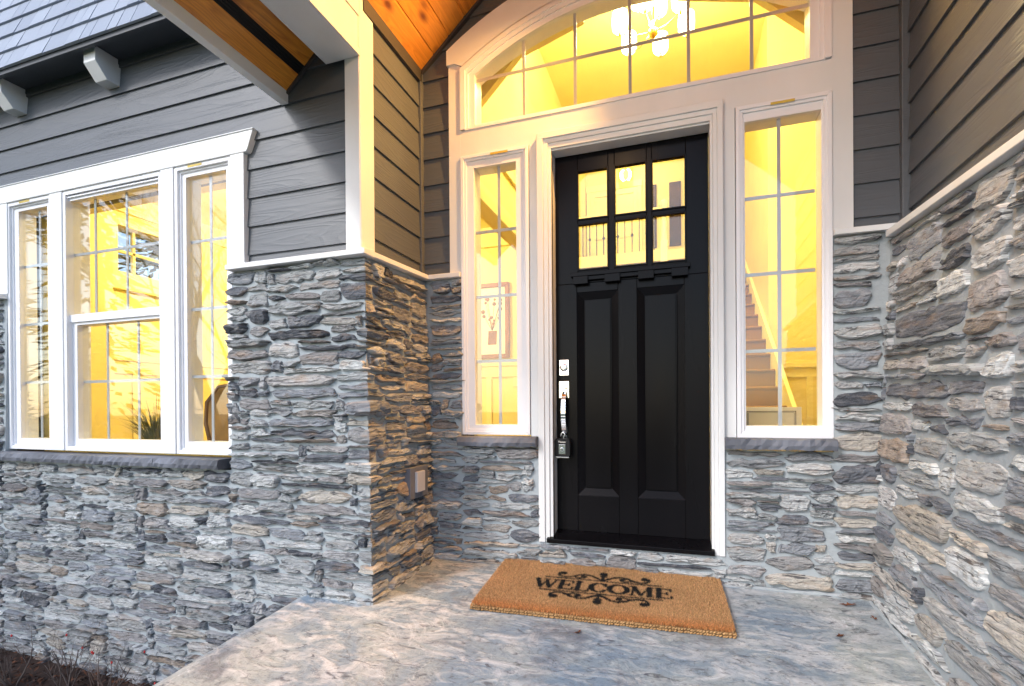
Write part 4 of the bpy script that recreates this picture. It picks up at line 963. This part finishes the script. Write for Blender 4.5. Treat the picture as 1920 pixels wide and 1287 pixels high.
# picture with gilt frame
pc = empty('framed_picture', (-2.0, 2.99, 1.70), label='gilt framed flower picture seen through the left sidelight', cat='picture')
mb = MB(); ring(mb, -.24, .24, .0, .98, .055, -.03, .008); mb.build('frame', M['gilt'], pc, bevel=.006)
MB().box(-.19, .19, -.008, .0, .05, .93).build('mat_board', M['white_ceramic'], pc)
mb = MB(); mb.prism([(-.06, .18), (.06, .18), (.07, .36), (-.05, .36)], -.010, -.008); rr = random.Random(5)
for k in range(16):
    x, z = rr.uniform(-.13, .13), rr.uniform(.45, .80); mb.lathe((x, -.009, z), [(rr.uniform(.016, .03), 0), (.008, -.002)], 9, 'y'); mb.prism([(x - .002, z), (x + .002, z), (.004, .36), (0, .36)], -.0095, -.0085)
mb.build('flowers', M['gilt'], pc)
MB().box(-1.72, -1.65, 2.985, 2.998, 1.33, 1.45).build('light_switch', M['trim_in'], house, bevel=.003)
# upper landing
mb = MB(); mb.box(-1.349, .40, 5.031, 6.399, 3.35, 3.469); mb.box(-1.349, .40, 4.97, 5.03, 3.32, 3.47); mb.build('upper_landing', M['trim_in'], house)
bal = empty('balustrade'); bal.parent = house
mb = MB(); mb.box(-1.35, .07, 4.99, 5.05, 4.10, 4.16); mb.box(-1.35, .07, 4.995, 5.045, 3.47, 3.50)
mb.build('handrail', M['trim_in'], bal)
src = None
for k in range(12):
    x = -1.28 + k * .112
    if k < 2:
        mb = MB(); mb.box(-.0075, .0075, -.0075, .0075, 3.50, 4.10)
        if k == 0: mb.lathe((0, 0, 3.78), [(.008, -.03), (.026, 0), (.008, .03)], 8)
        b_ = mb.build('baluster', M['black_metal'], bal); b_.location = (x, 5.02, 0); src = (src or []) + [b_]
    else:
        c = src[k % 2].copy(); COL.objects.link(c); c.parent = bal; c.location = (x, 5.02, 0)
mb = MB(); mb.box(.05, .15, 4.955, 5.07, 3.30, 3.62); mb.lathe((.10, 5.02, 3.62), [(.06, 0), (.045, .03), (.035, .35), (.03, .50), (.06, .56), (.065, .62), (.02, .66)], 10); mb.build('newel_post', M['white_ceramic'], bal)
cd = MB()
for a, b in ((-1.25, -.86), (-.84, -.40)):
    strips(cd, a, b, 3.47, 5.1, [(a + .07, b - .07)], [(3.6, 4.2), (4.3, 5.0)], 6.34, 6.38); cd.box(a + .06, b - .06, 6.365, 6.375, 3.55, 5.05)
cd.box(-1.33, -1.251, 6.33, 6.395, 3.47, 5.098); cd.box(-.399, -.32, 6.33, 6.395, 3.47, 5.098); cd.box(-1.34, -.31, 6.325, 6.395, 5.1, 5.22)
cd = cd.build('closet_door', M['trim_in'], house, bevel=.004)
for x in (-.90, -.80): MB().lathe((x, 6.34, 4.0), [(.012, 0), (.012, -.03), (.03, -.045), (.03, -.06), (.012, -.075)], 10, 'y').build('door_knob', M['chrome'], cd, smooth=True)
for i, (xa, xb, lab) in enumerate(((-.18, -.06, 'narrow brown canvas on the upper landing wall, left of the newel post'), (.16, .36, 'brown canvas on the upper landing wall, right of the newel post'))):
    o = MB().box(-(xb - xa) / 2, (xb - xa) / 2, -.03, .0, 0, 1.15).build('wall_art', M['picture_brown'], None, bevel=.004); o.location = ((xa + xb) / 2, 6.395, 3.95); tag(o, lab, 'picture', 'brown canvases upstairs')
# stairs
st = empty('staircase'); st.parent = house
rise, run, ys0 = .19, .29, 1.15
src = None
for k in range(15):
    z = FI + .08 + rise * (k + 1); y = ys0 + run * k
    if src is None:
        mb = MB(); mb.prism([(0, -rise), (0, -.035), (-.018, -.028), (-.022, -.012), (-.012, 0), (run + .01, 0), (run + .01, -rise)], .34, 1.25, 'yz'); src = mb.build('stair_step', M['carpet'], st, bevel=.008); src.location = (0, y, z)
    else:
        c = src.copy(); COL.objects.link(c); c.parent = st; c.location = (0, y, z)
mb = MB(); z0 = FI + .08
mb.prism([(ys0 - .05, FI), (ys0 - .05, z0 + .30), (ys0 + 15 * run, z0 + .30 + 15 * rise), (ys0 + 15 * run, z0 + .0 + 14 * rise)], 1.25, 1.285, 'yz'); mb.build('skirt_board', M['trim_in'], st)
fb = empty('framed_notice', (.92, .75, .60), label='white framed notice with a thin black border inside the right sidelight', cat='notice')
mb = MB(); mb.box(-.19, .19, .0, .012, 0, .452); mb.build('board', M['white_ceramic'], fb, bevel=.002)
mb = MB(); ring(mb, -.155, .155, .06, .425, .004, -.001, .0); ring(mb, -.145, .145, .07, .415, .002, -.001, .0); mb.build('border_line', M['ink'], fb)
mb = MB(); mb.box(.66, 1.2, .70, .95, .56, .60); mb.box(.68, .72, .72, .76, FI, .56); mb.box(1.14, 1.18, .72, .76, FI, .56); mb.box(.68, .72, .89, .93, FI, .56); mb.box(1.14, 1.18, .89, .93, FI, .56)
tag(mb.build('console_table', M['chair_wood']), 'low dark console table behind the right sidelight', 'table')
# plant on a stand
pp = empty('potted_grass', (-3.98, -.02, .0), label='spiky green potted grass behind the centre window unit', cat='plant')
MB().lathe((0, 0, FI), [(.16, 0), (.20, .25), (.17, .52), (.19, .55)], 18).build('pot', M['pot'], pp, smooth=True)
mb = MB(); rr = random.Random(12)
for k in range(230):
    an = rr.uniform(0, 6.283); L = rr.uniform(.22, .50); out = rr.uniform(.25, 1.0) * L; r0 = rr.uniform(0, .09); w_ = rr.uniform(.004, .008); mb.ct = rr.random()
    pts = []
    for q in range(6):
        t = q / 5; r_ = r0 + out * t ** 1.4; z = .76 + L * (t * 1.15 - .75 * t * t * (out / L)); pts.append((r_ * math.cos(an), r_ * math.sin(an), z, w_ * (1 - t) + .0006))
    nx, ny = -math.sin(an), math.cos(an)
    for q in range(5):
        a, b = pts[q], pts[q + 1]
        mb.quad([(a[0] - nx * a[3], a[1] - ny * a[3], a[2]), (a[0] + nx * a[3], a[1] + ny * a[3], a[2]), (b[0] + nx * b[3], b[1] + ny * b[3], b[2]), (b[0] - nx * b[3], b[1] - ny * b[3], b[2])])
mb.build('leaves', M['blade'], pp, fixn=False)
# dining chair
ch = empty('dining_chair', (-3.10, .02, .0), R(20), label='upholstered chair with curved wooden back behind the right window unit', cat='chair')
prof = [(-.20, .72), (-.25, .95), (-.24, 1.12), (-.15, 1.24), (0, 1.27), (.15, 1.24), (.24, 1.12), (.25, .95), (.20, .72)]
mb = MB(); mb.tube([(x, .0, z) for x, z in prof], .022, 8)
for sx in (-1, 1):
    MB().tube([(sx * .20, 0, .72), (sx * .20, .02, FI)], .022, 8).build('leg', M['chair_wood'], ch, smooth=True); MB().tube([(sx * .22, -.45, .66), (sx * .22, -.45, FI)], .022, 8).build('leg', M['chair_wood'], ch, smooth=True)
mb.build('frame', M['chair_wood'], ch, smooth=True)
mb = MB(); mb.prism([(x * .93, z * .98 + .02) for x, z in prof], -.02, .02); mb.build('backrest', M['wicker'], ch, bevel=.008)
MB().box(-.25, .25, -.48, .02, .62, .72).build('seat', M['wicker'], ch, bevel=.02)

# chandelier
CH = empty('chandelier', (.09, 2.0, 4.74), label='brass chandelier with glowing white glass shades behind the transom window', cat='chandelier')
MB().lathe((0, 0, 0), [(.01, -.05), (.045, -.02), (.05, .02), (.015, .05), (.012, .86)], 14).build('stem', M['brass'], CH, smooth=True)
def arm_shade(an, r_, z):
    x, y = r_ * math.cos(an), r_ * math.sin(an)
    MB().tube([(0, 0, .01), (x * .55, y * .55, z - .03), (x, y, z - .015), (x, y, z + .03)], .006, 6).build('arm', M['brass'], CH, smooth=True)
    s_ = MB().lathe((x, y, z), [(.012, 0), (.055, .012), (.074, .035), (.078, .10), (.074, .185), (.070, .19)], 16).build('lamp_shade', M['shade_glow'], CH, smooth=True)
    MB().lathe((x, y, z), [(.006, -.04), (.014, -.03), (.016, 0)], 8).build('finial', M['brass'], s_, smooth=True)
for k in range(6): arm_shade(R(20 + 60 * k), .33, .0)
for k in range(3): arm_shade(R(70 + 120 * k), .15, .26)
plight('chandelier_light', (0, 0, .12), 140, WARM, .16, CH)
def fixture(loc, en, lab):  # ceiling lamps out of view, added to brighten the rooms
    r_ = empty('added_ceiling_lamp', loc, label=lab, cat='lamp'); MB().lathe((0, 0, 0), [(.03, -.11), (.15, -.09), (.17, -.03), (.17, 0)], 20).build('lamp_shade', M['shade_glow'], r_, smooth=True); plight('added_ceiling_light', (0, 0, -.17), en, WARM, .12, r_)
fixture((-3.4, 1.4, 3.40), 115, 'unseen round ceiling lamp added to light the dining room'); fixture((-.4, 5.6, 5.60), 8, 'unseen round ceiling lamp added to light the upper landing'); fixture((1.8, 1.6, 5.6), 32, 'unseen round ceiling lamp added to light the staircase')

# ------------------------------------------------------------------ trees in front of the house (mirrored in the panes)
def tree(loc, hgt, sd, kind, lab):
    rr = random.Random(sd); root = empty('evergreen_tree' if kind else 'bare_tree', loc, label=lab, cat='tree', group='trees across the garden')
    tb = MB(); 
    if kind:
        tb.tube([(0, 0, 0), (.1, 0, hgt * .5), (.05, .1, hgt * .97)], [hgt * .022, hgt * .013, .02], 8); tb.build('trunk', M['bark'], root, smooth=True)
        cr = MB()
        for k in range(int(hgt * 260)):
            t = rr.random() ** .8; z = hgt * (.12 + .86 * t); rm = hgt * .22 * (1 - t) ** .8 * (.75 + .35 * math.sin(z * 3.1 + rr.random())) + .15; an = rr.uniform(0, 6.283); r_ = rm * rr.uniform(.25, 1) ** .5
            c = Vector((r_ * math.cos(an), r_ * math.sin(an), z - r_ * .25)); s_ = rr.uniform(.08, .22); cr.ct = rr.random()
            d = Vector((math.cos(an), math.sin(an), rr.uniform(-.6, .1))) * s_; e_ = Vector((-math.sin(an), math.cos(an), rr.uniform(-.4, .4))) * s_ * .4
            cr.quad([c - d, c + e_, c + d * 1.3, c - e_])
        cr.build('crown', M['evergreen'], root, fixn=False)
    else:
        tw = MB()
        def br(p, d, L, r_, dep, m_):
            pts = [p]; rad = [r_]
            for k in range(4):
                d = (d + Vector((rr.uniform(-.2, .2), rr.uniform(-.2, .2), rr.uniform(-.02, .14)))).normalized(); pts.append(pts[-1] + d * L / 4); rad.append(r_ * (1 - .4 * (k + 1) / 4))
            m_.tube(pts, rad, 7 if dep > 3 else 4, False)
            if dep:
                for _ in range(4 if dep < 4 else 5):
                    k = rr.randint(1, 4); dd = (d * .8 + Vector((rr.uniform(-1, 1), rr.uniform(-1, 1), rr.uniform(-.1, .6)))).normalized(); br(pts[k], dd, L * rr.uniform(.5, .75), rad[k] * .55, dep - 1, tw)
        br(Vector((0, 0, 0)), Vector((0, 0, 1)), hgt * .45, hgt * .02, 5, tb)
        tb.build('trunk', M['bark'], root, smooth=True); tw.build('crown', M['bark'], root, smooth=True)
tree((-8.2, -6.0, -.8), 8.5, 1, 0, 'tall bare tree nearest the house across the garden')
tree((-12.5, -6.2, -.8), 10, 2, 1, 'broad dark conifer beside the tall bare tree'); tree((-17.0, -4.6, -.8), 12, 3, 1, 'tallest conifer at the far left of the garden')
tree((-12.0, -12.5, -.8), 9, 4, 0, 'bare tree further back beyond the conifers'); tree((-9.6, 4.4, -.8), 8.0, 6, 1, 'bushy conifer standing beside the house wall')
